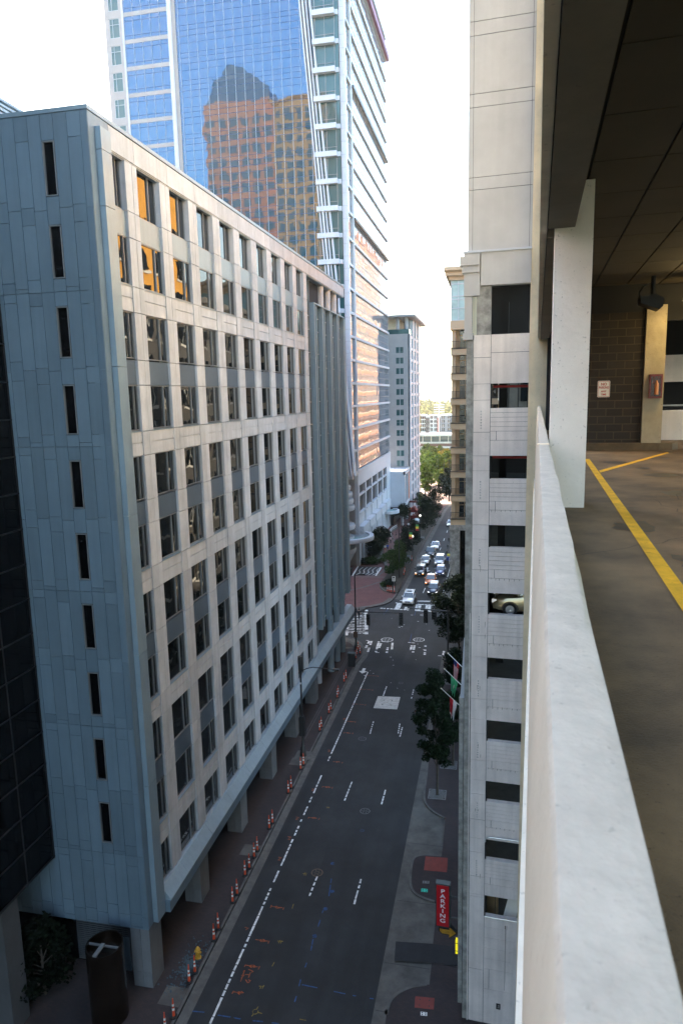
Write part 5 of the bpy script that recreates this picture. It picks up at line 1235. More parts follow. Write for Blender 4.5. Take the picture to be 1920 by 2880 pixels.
# road plate, manholes, vault lids, tree grates
M_STEEL = mat('road_plate_steel', (.42, .39, .35), .55, metal=.3, var=.2, scale=2.5, streak=0, fine=.2)
RP = thing('road_plate', 'pale steel road plate with four lifting holes lying on the asphalt', 'plate', (-11.1, 73, 0))
P = xy(g4(480, 2190), g4(725, 2200), g4(690, 2335), g4(430, 2320))
MB().poly(list(reversed(P)), .005, .035).build('steel_plate', M_STEEL, RP)
b = MB(); c = Vector((sum(q[0] for q in P)/4, sum(q[1] for q in P)/4))
for q in P: d = c+(Vector(q)-c)*.36; b.cyl((d.x, d.y, .036), (d.x, d.y, .039), .09, n=10)
b.build('lifting_hole', M_BLK, RP)
def manhole(p, r, label, ring=M_PAINT):
    o = thing('manhole_cover', label, 'manhole', (p[0], p[1], .004)); b = MB(W(o)); b.cyl((0, 0, 0), (0, 0, .004), r*.86, n=24); b.build('lid', M_ASPH2, o)
    b = MB(W(o)); b.ring((0, 0), r*.88, r, .004, 28); b.ring((0, 0), r*.3, r*.36, .005, 16)
    for k in range(6): a = k*1.05; b.sheet([(r*.4*math.cos(a), r*.4*math.sin(a)), (r*.7*math.cos(a-.1), r*.7*math.sin(a-.1)), (r*.7*math.cos(a+.1), r*.7*math.sin(a+.1))], .005)
    b.build('rim', ring, o)
M_RIM = mat('worn_iron', (.15, .15, .145), .6, var=.3, scale=8)
manhole(g6(167, 838), .42, 'round manhole with pale rim level with the street tree', M_RIM); manhole(g6(148, 323), .4, 'dotted round manhole just before the steel road plate', M_RIM); manhole(g7(1325, 1242), .42, 'rusty round manhole between the broken lane dashes', mat('rusty_iron', (.2, .12, .07), .8, var=.4, scale=8))
manhole(g4(580, 1565), .85, 'large manhole in the junction, left of two', M_PAINT); manhole(g4(930, 1565), .8, 'large manhole in the junction, right of two', M_PAINT); manhole(g4(730, 2042), .28, 'tiny pale manhole beyond the steel plate', M_RIM); manhole(g4(980, 1293), .5, 'pale manhole under the right signal mast', M_PAINT); manhole(g6(147, 976), .17, 'small valve cover ringed in blue paint', M_BL)
def lid(P, m, nm, label, z=.133):
    q = [G for G in P]; c = sum(q, Vector())/4; o = thing(nm, label, 'cover', (c.x, c.y, z)); MB().poly(list(reversed(xy(*q))), z, z+.008).build('lid', m, o)
    b = MB()
    for a in q: d = c+(a-c)*.5; b.cyl((d.x, d.y, z+.009), (d.x, d.y, z+.013), .04, n=8)
    b.build('lid_bolt', M_BLK, o)
M_MAR = mat('maroon_lid', (.2, .035, .025), .75, var=.15, scale=4)
lid([g6(597, 1172), g6(755, 1183), g6(748, 1285), g6(585, 1270)], M_MAR, 'vault_lid', 'maroon vault lid in the pavement above the parking sign'); lid([g6(525, 2170), g6(660, 2183), g6(655, 2265), g6(518, 2250)], M_MAR, 'vault_lid', 'maroon vault lid in the pavement at the bottom of the photo')
lid([g6(568, 1400), g6(612, 1405), g6(612, 1428), g6(565, 1424)], mat('mint_paint', (.02, .5, .34), .6, var=.1), 'utility_cover', 'bright mint green utility lid in the dark brick pavement'); lid([g6(577, 1346), g6(624, 1348), g6(622, 1367), g6(575, 1364)], M_RIM, 'utility_cover', 'grey utility lid beside the mint green one'); lid([g6(562, 2280), g6(608, 2285), g6(608, 2310), g6(562, 2306)], M_SIGNW, 'utility_cover', 'white marked utility lid below the lower maroon lid')
def grate(c, label):
    o = thing('tree_grate', label, 'grate', (c[0], c[1], .132)); b = MB(W(o)); s = .75
    for x0, x1, y0, y1 in ((-s, s, -s, -s+.08), (-s, s, s-.08, s), (-s, -s+.08, -s+.08, s-.08), (s-.08, s, -s+.08, s-.08)): b.box(x0, x1, y0, y1, 0, .012)
    b.build('frame', M_RIM, o)
    b = MB(W(o))
    for r in (.2, .3, .4, .5, .6, .7): b.ring((0, 0), r, r+.05, .008, 24)
    b.build('grate_ring', M_RIM, o)
    b = MB(W(o)); b.sheet([(-s+.08, -s+.08), (s-.08, -s+.08), (s-.08, s-.08), (-s+.08, s-.08)], .003); b.build('grate_pan', mat('grate_iron', (.05, .05, .047), .8), o) if 'grate_iron' not in MATS else b.build('grate_pan', MATS['grate_iron'], o)
TA = G0(1229, 2238); grate(TA, 'square iron grate round the foot of the nearer street tree'); grate((-3.6, 60.5), 'square iron grate half hidden behind the nearer street tree'); grate(G0(1259, 1921), 'pale square grate under the green flag')
# ---- flags on the wing
def flagpole(base_px, tip_px, lab, kind):
    X = -1.9; bp = PX(*base_px, X); tp = PY(*tip_px, bp.y-.2)
    o = thing('flag', lab, 'flag', tuple(bp)); d = (tp-bp)
    b = MB(); b.cyl(bp-d*.02, tp, .028, .02, 8); b.build('flagpole', M_CONW, o)
    b = MB(); b.lathe([(0, -.06), (.06, 0), (0, .06)], 10, (0, 0)); b.tf = None; b.v = [(x+tp.x, y+tp.y, z+tp.z) for x, y, z in b.v]; b.build('finial', mat('gilt', (.8, .7, .5), .3, metal=.6, var=0) if 'gilt' not in MATS else MATS['gilt'], o, True)
    return o, bp, tp, d
def cloth(o, tp, d, s0, s1, drop, cols, nu=14, nv=16, colf=None, swing=.12):
    b = MB(); n = len(cols); i = 0
    for i_ in range(nu+1):
        for j in range(nv+1):
            s = s0+(s1-s0)*i_/nu*(1-.45*j/nv); t = j/nv
            p = tp-d*s+Vector((.0, math.sin(i_*1.7+t*2)*swing*(.3+t), -drop*t*(1-.12*math.sin(i_*.9))-.03)); b.p(p.x, p.y, p.z)
    for i_ in range(nu):
        for j in range(nv):
            b.cur = colf(i_/nu, j/nv); a = i_*(nv+1)+j; b.face((a, a+nv+1, a+nv+2, a+1))
    b.build('flag_cloth', cols, o, True)
M_FR, M_FW, M_FB, M_FG = mat('flag_red', (.5, .02, .035), .8, var=.1), mat('flag_white', (.75, .73, .74), .8, var=.1), mat('flag_blue', (.02, .03, .13), .8, var=.1), mat('flag_green', (.06, .4, .2), .8, var=.1)
o, bp, tp, d = flagpole((1305, 1882), (1259, 1837), 'United States flag hanging from the farthest pole on the garage wing', 'us')
cloth(o, tp, d, .34, .68, 1.7, [M_FR, M_FW, M_FB], colf=lambda u, v: (2 if (u > .55 and v < .0) else int(u*13) % 2) if v > .22 else (2 if u < .6 else 0))
o, bp, tp, d = flagpole((1300, 1930), (1249, 1881), 'green flag hanging from the middle pole on the garage wing', 'g')
cloth(o, tp, d, .36, .74, 1.25, [M_FG, MATS['flag_white']], colf=lambda u, v: 1 if (abs(u-.5) < .12 and abs(v-.5) < .12) else 0)
o, bp, tp, d = flagpole((1297, 1989), (1240, 1936), 'red and white flag hanging from the nearest pole on the garage wing', 'r')
cloth(o, tp, d, .42, .78, 1.35, [M_FR, M_FW], colf=lambda u, v: 0 if (u < .5 and v < .86) else 1)
# ================================================================== CARS
M_TYRE = mat('tyre_rubber', (.012, .012, .012), .8, var=0); M_RIMM = mat('alloy_rim', (.5, .5, .52), .3, metal=.8, var=0); M_CGL = glass('car_glass', (.02, .03, .035), .0, .03, ior=1.8); M_HL = mat('headlight_glass', (.75, .75, .78), .15, var=0, emit=(1, .97, .9), estr=.05); M_HLON = mat('headlight_lit', (.9, .9, .9), .15, var=0, emit=(1, .97, .92), estr=.14); M_TRIM = mat('black_trim', (.012, .012, .013), .5, var=0); M_CHR = mat('chrome', (.7, .7, .72), .15, metal=1, var=0); M_AMB = mat('indicator_amber', (.9, .35, .05), .3, var=0, emit=(1, .35, .05), estr=.4)
def make_car(label, col, kind='suv', L=4.6, Wd=1.86, H=1.68, lit=False, amber=False, group='cars waiting in the street', cat='car', stripe=None, metal=.3):
    t = thing('car', label, cat, (0, 0, 0), group)
    pm = mat('car_paint', col, .22, metal=metal, var=0, spec=.6); pm.node_tree.nodes['Principled BSDF'].inputs['Coat Weight'].default_value = .6
    hw = Wd/2; suv = kind in ('suv', 'truck'); hood = .98 if suv else .82; belt = 1.08 if suv else .92; clr = .24 if suv else .18
    f = -L/2; r = L/2                      # front faces -Y
    st = [(f, .80, .42, hood*.66), (f+.06, .88, .3, hood*.80), (f+.3, .96, clr, hood*.92), (f+.75, 1, clr, hood*.98), (f+1.25, 1, clr, hood*1.03), (f+1.5, 1, clr, belt), (0, 1, clr, belt+.02), (r-1.0, 1, clr, belt+.04), (r-.35, .98, clr, belt+(.04 if suv else .02)), (r-.08, .93, .32, belt-.04), (r, .86, .42, belt-.16)]
    b = MB(); m = 12
    for (y, k, z0, z1) in st:
        w_ = hw*k; h = z1-z0
        for (fx, fz) in ((-.86, 0), (-.97, .12), (-1, .4), (-.985, .72), (-.93, .93), (-.8, 1), (.8, 1), (.93, .93), (.985, .72), (1, .4), (.97, .12), (.86, 0)):
            b.p(fx*w_, y, z0+fz*h + (.03*math.cos(fx*1.5) if fz == 1 else 0))
    for i in range(len(st)-1):
        for k in range(m): b.face((i*m+k, i*m+(k+1) % m, (i+1)*m+(k+1) % m, (i+1)*m+k))
    b.face(range(m)); b.face(range(len(st)*m-1, len(st)*m-m-1, -1))
    body = b.build('body', pm, t, True)
    # cabin
    y0, y1 = f+1.22, (r-.12 if suv else r-.75); ya, yb = y0+(.75 if suv else .95), (r-.55 if suv else r-1.55); zr = H; w0, w1 = hw*.9, hw*.76
    if kind == 'truck': y1 = r-1.9; yb = r-2.0
    C = {}
    for nm, x, y, z in (('a', w0, y0, belt-.02), ('b', w0, y1, belt), ('c', w1, ya, zr-.05), ('d', w1, yb, zr-.05)):
        C[nm] = (x, y, z)
    a, b_, c, d = C['a'], C['b'], C['c'], C['d']; mx = lambda p: (-p[0], p[1], p[2])
    b = MB()
    b.quad(mx(c), c, d, mx(d)); i = len(b.v)
    e = [(w1*.9, ya+.15, zr), (w1*.9, yb-.1, zr)]; b.quad(mx(e[0]), e[0], e[1], mx(e[1])); b.quad(mx(c), c, e[0], mx(e[0])); b.quad(mx(e[1]), e[1], d, mx(d)); b.quad(c, d, e[1], e[0]); b.quad(mx(c), mx(e[0]), mx(e[1]), mx(d))
    def pil(p, q, w_=.045): b.cyl(p, q, w_, n=6)
    for s in (1, -1):
        S = lambda p: (p[0]*s, p[1], p[2])
        pil(S(a), S(c)); pil(S(b_), S(d), .06); pil(S((w0, (y0+y1)/2, belt)), S((w1, (ya+yb)/2+.05, zr-.05)), .05)
        pil(S(c), S(d), .05)
    b.build('cabin_frame', pm, t, True)
    inset = .012
    b = MB(); b.quad(mx(a), a, c, mx(c)); b.build('windscreen', M_CGL, t)
    b = MB(); b.quad(b_, mx(b_), mx(d), d); b.build('rear_window', M_CGL, t)
    for s in (1, -1):
        b = MB(); S = lambda p: (p[0]*s, p[1], p[2]); b.quad(S(a), S(b_), S(d), S(c)); b.build('side_window', M_CGL, t)
        b = MB(); b.box(min(s*hw*.98, s*(hw+.2)), max(s*hw*.98, s*(hw+.2)), y0+.25, y0+.38, belt+.02, belt+.2); b.build('mirror', pm, t)
        b = MB(); b.prism([(s*hw*.5, hood*.66), (s*hw*.84, hood*.66), (s*hw*.9, hood*.84), (s*hw*.6, hood*.8)] if s > 0 else [(s*hw*.6, hood*.8), (s*hw*.9, hood*.84), (s*hw*.84, hood*.66), (s*hw*.5, hood*.66)], 'y', f-.03, f+.2); b.build('headlight', M_HLON if lit else M_HL, t)
        if amber: b = MB(); b.box(s*hw*.72-.12, s*hw*.72+.12, f-.035, f+.05, hood*.5, hood*.6); b.build('indicator', M_AMB, t)
        for y in (f+.86, r-.84):
            wr = .36 if suv else .32; x = s*(hw-.075)
            w_ = MB(); w_.lathe([(wr*.62, -.1), (wr*.95, -.11), (wr, -.07), (wr, .07), (wr*.95, .11), (wr*.62, .1)], 22); w_.v = [(x+p[2]*s, y+p[0], wr+p[1]) for p in w_.v]; wo = w_.build('wheel', M_TYRE, t, True)
            w_ = MB(); w_.lathe([(0, .06), (wr*.15, .085), (wr*.55, .075), (wr*.63, .1)], 16)
            w_.v = [(x+p[2]*s, y+p[0], wr+p[1]) for p in w_.v]; w_.build('rim', M_RIMM, wo, True)
            w_ = MB(); w_.lathe([(wr*1.02, .2), (wr*1.16, .2), (wr*1.16, .235), (wr*1.02, .235)], 18, (0, 0), 0, math.pi); w_.v = [(s*(hw-.235)+p[2]*s*1.0, y+p[0], wr+p[1]) for p in w_.v]; w_.build('wheel_arch', M_TRIM, t)
    b = MB(); b.box(-hw*.42, hw*.42, f-.02, f+.1, hood*.56, hood*.76); b.build('grille', M_TRIM, t)
    b = MB(); b.box(-hw*.44, hw*.44, f-.03, f-.022, hood*.655, hood*.675); b.build('grille_bar', M_CHR, t)
    b = MB(); b.box(-hw*.75, hw*.75, f-.0, f+.2, .28, .4); b.build('lower_intake', M_TRIM, t)
    b = MB(); b.box(-.15, .15, f-.05, f-.035, .42, .53); b.build('number_plate', M_SIGNW, t)
    b = MB(); b.box(-hw*.97, -hw*.7, r-.06, r+.01, belt-.35, belt-.15); b.box(hw*.7, hw*.97, r-.06, r+.01, belt-.35, belt-.15); b.build('tail_light', M_SIGNR, t)
    if suv:
        b = MB()
        for s in (1, -1): b.box(s*w1*.88-.02, s*w1*.88+.02, ya+.2, yb-.1, zr+.02, zr+.06)
        b.build('roof_rail', M_TRIM, t)
    b = MB(); b.box(-w1*.55, w1*.55, ya+.35, ya+1.1, zr+.004, zr+.012); b.build('sunroof', M_CGL, t)
    return t
def park(t, frontpx, rz=0.0, L=4.6):
    p = g4(*frontpx); t.location = (p.x+math.sin(rz)*-L/2, p.y+math.cos(rz)*L/2, .005); t.rotation_euler = (0, 0, rz); return t
yaw = R(-1.2)
c1 = make_car('white SUV alone at the crosswalk at the head of the left lane', (.75, .75, .76), 'suv', 4.7, 1.9, 1.7); park(c1, (805, 1192), yaw*.5, 4.7)
c2_ = make_car('black car with bright front trim and its kerb side door open', (.012, .012, .013), 'suv', 4.6, 1.84, 1.62, lit=True, amber=True); park(c2_, (935, 872), yaw, 4.6)
b = MB(); b.box(-1.86, -.95, -.95, -.86, .35, 1.02); b.build('door', M_TRIM, c2_)['label'] = 'open black car door'
b = MB(); b.quad((-1.8, -.9, 1.02), (-.97, -.9, 1.02), (-.97, -.9, 1.5), (-1.35, -.9, 1.5)); b.build('door_window', M_CGL, c2_)
c3 = make_car('silver beige sedan behind the black car with the open door', (.5, .48, .43), 'sedan', 4.6, 1.8, 1.45); park(c3, (990, 747), yaw, 4.6)
c4_ = make_car('dark pickup with white roof third from the far end of the left queue', (.05, .055, .06), 'truck', 5.2, 1.9, 1.85); park(c4_, (1046, 662), yaw, 5.2)
c5_ = make_car('white sedan last in the left queue', (.72, .72, .74), 'sedan', 4.5, 1.8, 1.45); park(c5_, (1100, 578), yaw, 4.5)
c6_ = make_car('white SUV with lit lamps behind the blue car in the right queue', (.74, .74, .76), 'suv', 4.8, 1.92, 1.74, lit=True); park(c6_, (1150, 757), yaw, 4.8)
c7_ = make_car('dark blue hatchback with white roof and lit lamps in the right queue', (.05, .08, .2), 'suv', 4.2, 1.8, 1.58, lit=True); park(c7_, (1157, 874), yaw, 4.2)
c8_ = make_car('orange and white taxi with lit amber lamp beside the black minivan', (.62, .16, .03), 'sedan', 4.7, 1.84, 1.5, lit=True, amber=True); park(c8_, (1048, 972), yaw, 4.7)
b = MB(); b.box(-.8, .8, -1.6, -.9, .855, .868); b.build('bonnet_panel', M_CONW, c8_)
c9_ = make_car('black minivan with lit lamps at the head of the right queue', (.02, .025, .04), 'suv', 4.7, 1.86, 1.7, lit=True); park(c9_, (1079, 1087), yaw, 4.7)
c10 = make_car('white car far up the street at the edge of the tan building', (.72, .74, .76), 'sedan', 4.5, 1.8, 1.48, lit=True); park(c10, (1272, 325), yaw, 4.5)
for t_ in (c9_, c7_):
    b = MB(); b.box(-.62, .62, -.95, .4, 1.58 if t_ is c7_ else 1.7, (1.58 if t_ is c7_ else 1.7)+.014); b.build('roof_panel', M_CONW, t_)
gs = make_car('gold SUV parked inside the garage, its nose in a wing opening', (.42, .34, .2), 'suv', 4.8, 1.93, 1.75, group=None, metal=.5)
gz_ = PU(1447, 1713, UW+.75)[2]-.38; gp = T(UW+1.62, PU(1386, 1700, UW+1.5)[1]+2.4, gz_); gs.location = tuple(gp); gs.rotation_euler = (0, 0, -R(90)-GA)
# scooters and blue bin row by the tan building
for k in range(3):
    p = g4(1238+k*11, 640-k*75); o = thing('parked_scooter', 'dark scooter parked by the railing beside the tan building, '+('nearest of three', 'middle of three', 'farthest of three')[k], 'scooter', (p.x, p.y, .14), 'scooters by the tan building')
    b = MB(W(o)); b.lathe([(.1, -.05), (.24, -.05), (.24, .05), (.1, .05)], 14); v0 = [(q[2]-wl(o).z+wl(o).x, q[0]-wl(o).x*0, q[1]) for q in b.v]
    b.v = []; b.f = b.f; 
    b = MB(W(o)); b.cyl((-.05, -.6, .24), (.05, -.6, .24), .24, n=14); b.build('wheel', M_TYRE, o); b = MB(W(o)); b.cyl((-.05, .6, .24), (.05, .6, .24), .24, n=14); b.build('wheel', M_TYRE, o)
    b = MB(W(o)); b.prism([(-.5, .3), (.7, .3), (.8, .75), (.1, .8), (0, .45), (-.4, .45), (-.5, 1.0), (-.6, 1.0)], 'x', -.14, .14); b.build('scooter_body', M_TRIM, o); b = MB(W(o)); b.tube([(-.3, -.5, 1.05), (.3, -.5, 1.05)], .02, 6); b.build('handlebar', M_TRIM, o)
p = g4(1260, 712); o = thing('street_stall', 'small street cart with yellow load and blue front beside the tan building', 'cart', (p.x, p.y, .14))
b = MB(W(o)); b.box(-.5, .5, -.3, 2.2, .3, 1.0); b.build('cart_body', mat('cart_blue', (.05, .09, .35), .5, var=.1), o); b = MB(W(o)); b.box(-.4, .4, .4, 1.2, 1.01, 1.4); b.build('load', M_BY, o)
for x in (-.45, .45): b = MB(W(o)); b.cyl((x-.04, .9, .3), (x+.04, .9, .3), .3, n=14); b.build('wheel', M_TYRE, o)
o = thing('pavement_railing', 'thin pale railing along the pavement beside the tan building', 'railing', (-8.2, 150, .14))
b = MB()
for y in np.arange(138, 178, 2.0): b.cyl((-8.25+.012*(y-138), y, .14), (-8.25+.012*(y-138), y, 1.15), .03, n=6)
b.build('post', M_CONW, o); b = MB(); b.tube([(-8.25, 138, 1.15), (-7.77, 178, 1.15)], .03, 6); b.tube([(-8.25, 138, .65), (-7.77, 178, .65)], .02, 6); b.build('rail', M_CONW, o)
# plaza furniture
wp = [g5(x, y) for x, y in ((1110, 1345), (1030, 1395), (978, 1450), (985, 1510), (1025, 1565))]
o = thing('ramp_railing', 'curved white railing and low wall on the brick pavement', 'railing', (wp[2].x, wp[2].y, .14))
sl_ = smoothline(xy(*wp), 5); b = MB(); b.tube([(q[0], q[1], 1.15) for q in sl_], .07, 6); b.tube([(q[0], q[1], .75) for q in sl_], .04, 6); b.build('rail', M_CONW, o)
b = MB(); ribbon(b, sl_, .2, .1, .6); b.build('low_wall', M_KERB, o)
sw_ = smoothline(xy(g5(925, 1650), g5(830, 1740), g5(800, 1850), g5(830, 1960), g5(880, 2070), g5(890, 2120)), 5)
o = thing('seat_wall', 'pale curved seat wall between the left shrubs and brick path', 'wall', (sw_[10][0], sw_[10][1], .14)); b = MB(); ribbon(b, sw_, .5, .1, .55); b.build('wall', M_KERB, o)
p = g5(785, 2010); o = thing('stone_block', 'grey stone block at the end of the left shrub bed', 'block', (p.x, p.y, .14)); b = MB(W(o)); b.prism([(-.9, 0), (.9, 0), (.8, .9), (-.7, .7)], 'y', -1.2, 1.2); b.build('block', M_KERB, o)
p = g4(915, 470); o = thing('concrete_ledge', 'pale concrete ledge beside the kerb among the shrubs', 'ledge', (p.x, p.y, .2)); b = MB(W(o)); b.box(-1.2, 1.5, -1.2, 1.2, 0, .55); b.build('ledge', M_KERB, o)
for k, (x, y) in enumerate(((905, 320), (940, 345))):
    p = g4(x, y); o = thing('cafe_table', ('white cafe parasol table on the pavement, left of two', 'white cafe parasol table by the far shrubs, right of two')[k], 'table', (p.x, p.y, .14)); b = MB(W(o)); b.cyl((0, 0, 0), (0, 0, 2.1), .04, n=8); b.build('pole', M_CONW, o); b = MB(W(o)); b.lathe([(1.1, 1.7), (.6, 2.0), (0, 2.15)], 8); b.build('parasol', M_CONW, o); b = MB(W(o)); b.cyl((0, 0, .7), (0, 0, .74), .5, n=14); b.build('table_top', M_CONW, o)
o = thing('kerb_fence', 'low rusty rail fence between the shrubs and the far kerb', 'fence', (-15.4, 135, .2)); b = MB()
fp = [(-15.75+.0205*(y-112), y) for y in np.arange(117, 205, 2.4)]
for q in fp: b.cyl((q[0], q[1], .2), (q[0], q[1], .85), .03, n=5)
b.build('post', mat('rusty_rail', (.1, .05, .03), .8), o); b = MB(); b.tube([(q[0], q[1], .85) for q in (fp[0], fp[-1])], .025, 5); b.tube([(q[0], q[1], .55) for q in (fp[0], fp[-1])], .025, 5); b.build('rail', MATS['rusty_rail'], o)
# ================================================================== PEOPLE
M_SKIN = mat('skin', (.35, .2, .14), .6, var=0); M_HAIR = mat('dark_hair', (.02, .015, .012), .7, var=0)
def person(p, heading, label, shirt, legs, stride=.35, bag=None, shorts=False, h=1.74, z=.14):
    root = thing('person', label, 'person', (p[0], p[1], z), 'people walking on the brick pavement'); s = h/1.74
    V = []; E_ = []; Rd = []
    def vtx(x, y, zz, r): V.append((x*s, y*s, zz*s)); Rd.append(r*s); return len(V)-1
    def ed(a, b): E_.append((a, b))
    pel = vtx(0, 0, .95, .15); wa = vtx(0, 0, 1.1, .135); ch = vtx(0, 0, 1.32, .165); nk = vtx(0, 0, 1.47, .06); hd0 = vtx(0, -.01, 1.56, .085); hd1 = vtx(0, -.02, 1.65, .095); hd2 = vtx(0, 0, 1.72, .07)
    for a, b in ((pel, wa), (wa, ch), (ch, nk), (nk, hd0), (hd0, hd1), (hd1, hd2)): ed(a, b)
    ns = vtx(0, -.125, 1.61, .018); ed(hd1, ns)
    for sd in (1, -1):
        st = stride*sd
        hp_ = vtx(.1*sd, 0, .9, .1); kn = vtx(.1*sd, -st*.55-.04, .5, .065); an_ = vtx(.1*sd, -st*.75+.03, .09, .045); to = vtx(.11*sd, -st*.75-.14, .04, .04)
        ed(pel, hp_); ed(hp_, kn); ed(kn, an_); ed(an_, to)
        sh2 = vtx(.19*sd, 0, 1.4, .07); el = vtx(.25*sd, st*.35+.03, 1.13, .045); wr = vtx(.25*sd, st*.6-.06, .9, .033); pm_ = vtx(.25*sd, st*.65-.08, .83, .032)
        ed(ch, sh2); ed(sh2, el); ed(el, wr); ed(wr, pm_)
        for k in range(4): f1 = vtx(.25*sd+(k-1.5)*.018, st*.68-.09, .77-.008*abs(k-1.5), .009); f2 = vtx(.25*sd+(k-1.5)*.017, st*.68-.075, .735, .008); ed(pm_, f1); ed(f1, f2)
        th = vtx(.25*sd-.035*sd, st*.66-.11, .81, .01); ed(pm_, th)
    me = bpy.data.meshes.new('body'); me.from_pydata(V, E_, []); ob = bpy.data.objects.new('body', me); COL.objects.link(ob)
    md = ob.modifiers.new('skin', 'SKIN'); md.use_smooth_shade = True
    for k, vv in enumerate(me.skin_vertices[0].data): vv.radius = (Rd[k], Rd[k]); vv.use_root = (k == pel)
    ob.modifiers.new('sub', 'SUBSURF').levels = 1; ob.modifiers['sub'].render_levels = 1
    dg = bpy.context.evaluated_depsgraph_get(); dg.update(); me2 = bpy.data.meshes.new_from_object(ob.evaluated_get(dg)); bpy.data.objects.remove(ob)
    me2.materials.clear()
    for m in (M_SKIN, shirt, legs, M_TRIM): me2.materials.append(m)
    for pl in me2.polygons:
        c = pl.center; zz = c.z/s
        pl.material_index = 0 if (zz > 1.45 or (abs(c.x)/s > .19 and zz < 1.14) ) else (1 if zz > .97 else (0 if (shorts and .1 < zz < .52) else (2 if zz > .1 else 3)))
        pl.use_smooth = True
    b_ = bpy.data.objects.new('body', me2); COL.objects.link(b_); b_.parent = root
    hm = MB(); hm.lathe([(0, 1.79*s), (.06*s, 1.78*s), (.1*s, 1.73*s), (.112*s, 1.66*s), (.1*s, 1.6*s)], 14, (0, .015*s)); hm.v = [v for v in hm.v]; o = hm.build('hair', M_HAIR, None, True); o.parent = root
    em = MB()
    for sx in (-.035, .035): em.box(sx*s-.012, sx*s+.012, -.128*s, -.1*s, 1.635*s, 1.65*s)
    em.box(-.025*s, .025*s, -.12*s, -.09*s, 1.555*s, 1.565*s); o = em.build('face_feature', M_TRIM, None); o.parent = root
    for sd in (1, -1): q = MB().lathe([(0, 1.58*s), (.022*s, 1.61*s), (.02*s, 1.65*s), (0, 1.67*s)], 8, (sd*.102*s, 0)).build('ear', M_SKIN, None, True); q.parent = root
    if bag: q = MB().box(-.16, .16, .14, .3, 1.0, 1.42).build('backpack', bag, None); q.parent = root
    root.rotation_euler = (0, 0, heading); return root
def cm(n, c): return MATS[n] if n in MATS else mat(n, c, .85, var=.08)
M_NAVY, M_JEAN, M_KH, M_WHT, M_RDS, M_PNK, M_BLS, M_BKC = cm('navy_cloth', (.02, .03, .07)), cm('denim', (.06, .09, .16)), cm('khaki', (.3, .24, .16)), cm('white_cloth', (.7, .7, .7)), cm('red_cloth', (.4, .04, .04)), cm('pink_cloth', (.6, .4, .42)), cm('blue_cloth', (.05, .12, .5)), cm('black_cloth', (.02, .02, .022))
person(g4(272, 1345), R(180), 'person in dark clothes with a black bag crossing on the left crosswalk', M_BKC, M_BKC, .42, M_BKC, z=.01)
person(g4(558, 607), 0.1, 'person in white top and red shorts walking beside the one in blue', M_WHT, M_RDS, .3, None, True)
person(g4(587, 598), -.1, 'person in blue shirt and dark shorts walking by the shrub wall', M_BLS, M_NAVY, .3, None, True)
person(g4(624, 648), R(170), 'person in white with a black backpack walking away on the brick path', M_WHT, M_KH, .35, M_BKC, True)
person(g4(619, 512), .2, 'person in pink shirt and black trousers at the ramp railing', M_PNK, M_BKC, .15)
person(g4(680, 462), R(90), 'person in black with tan shorts near the ramp railing', M_BKC, M_KH, .3, None, True)
person(g4(746, 448), 0, 'person in dark red jacket and khaki trousers behind the tall plaza pole', M_RDS, M_KH, .3)
person(g4(784, 440), R(180), 'person in pale blue shirt and navy trousers beside the hanging banner', cm('pale_blue_cloth', (.5, .58, .7)), M_NAVY, .25)
person(g4(815, 348), 0, 'person in white shirt and navy trousers standing on the far brick pavement', M_WHT, M_NAVY, .12)
person(g4(931, 330), R(120), 'person in white beside the white cafe parasols', M_WHT, M_KH, .12)
person(g4(700, 610), R(180), 'person in yellow green vest half hidden behind the tall plaza pole', cm('hi_vis', (.55, .8, .05)), M_BKC, .1)
# ================================================================== TREES AND PLANTING
def leafmat(name, c1, c2):
    m = mat(name, c1, .6, var=.0); t = m.node_tree; n = t.nodes; b = n['Principled BSDF']
    geo = n.new('ShaderNodeNewGeometry'); mx = n.new('ShaderNodeMix'); mx.data_type = 'RGBA'
    mx.inputs[6].default_value = (*c1, 1); mx.inputs[7].default_value = (*c2, 1)
    t.links.new(geo.outputs['Random Per Island'], mx.inputs[0]); t.links.new(mx.outputs[2], b.inputs['Base Color'])
    b.inputs['Specular IOR Level'].default_value = .08; b.inputs['Roughness'].default_value = .9; return m
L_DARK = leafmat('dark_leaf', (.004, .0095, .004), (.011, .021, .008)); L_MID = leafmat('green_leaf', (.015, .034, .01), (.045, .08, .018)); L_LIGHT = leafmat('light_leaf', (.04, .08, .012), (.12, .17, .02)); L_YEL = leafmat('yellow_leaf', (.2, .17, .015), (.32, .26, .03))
M_BARK = mat('bark', (.05, .04, .032), .9, var=.3, scale=6)
def leaves(cl, n, size, flat=.5):            # cl: list of (x,y,z,r)
    w_ = np.array([c[3]**2 for c in cl]); pick = rng.choice(len(cl), n, p=w_/w_.sum()); C = np.array(cl)[pick]
    d = rng.normal(size=(n, 3)); d /= np.linalg.norm(d, axis=1)[:, None]; rad = C[:, 3]*(rng.random(n)**.4)
    P = C[:, :3]+d*rad[:, None]*np.array([1, 1, .75])
    a = rng.normal(size=(n, 3)); a[:, 2] *= flat; a /= np.linalg.norm(a, axis=1)[:, None]; q = rng.normal(size=(n, 3)); bb = np.cross(a, q); bb /= np.linalg.norm(bb, axis=1)[:, None]
    s = size*rng.uniform(.6, 1.3, n)[:, None]; a = a*s; bb = bb*s*.55
    V = np.stack([P-a, P+bb*1.0-a*.1, P+a, P-bb*1.0-a*.1], 1).reshape(-1, 3); F = np.arange(4*n).reshape(n, 4)
    return V, F
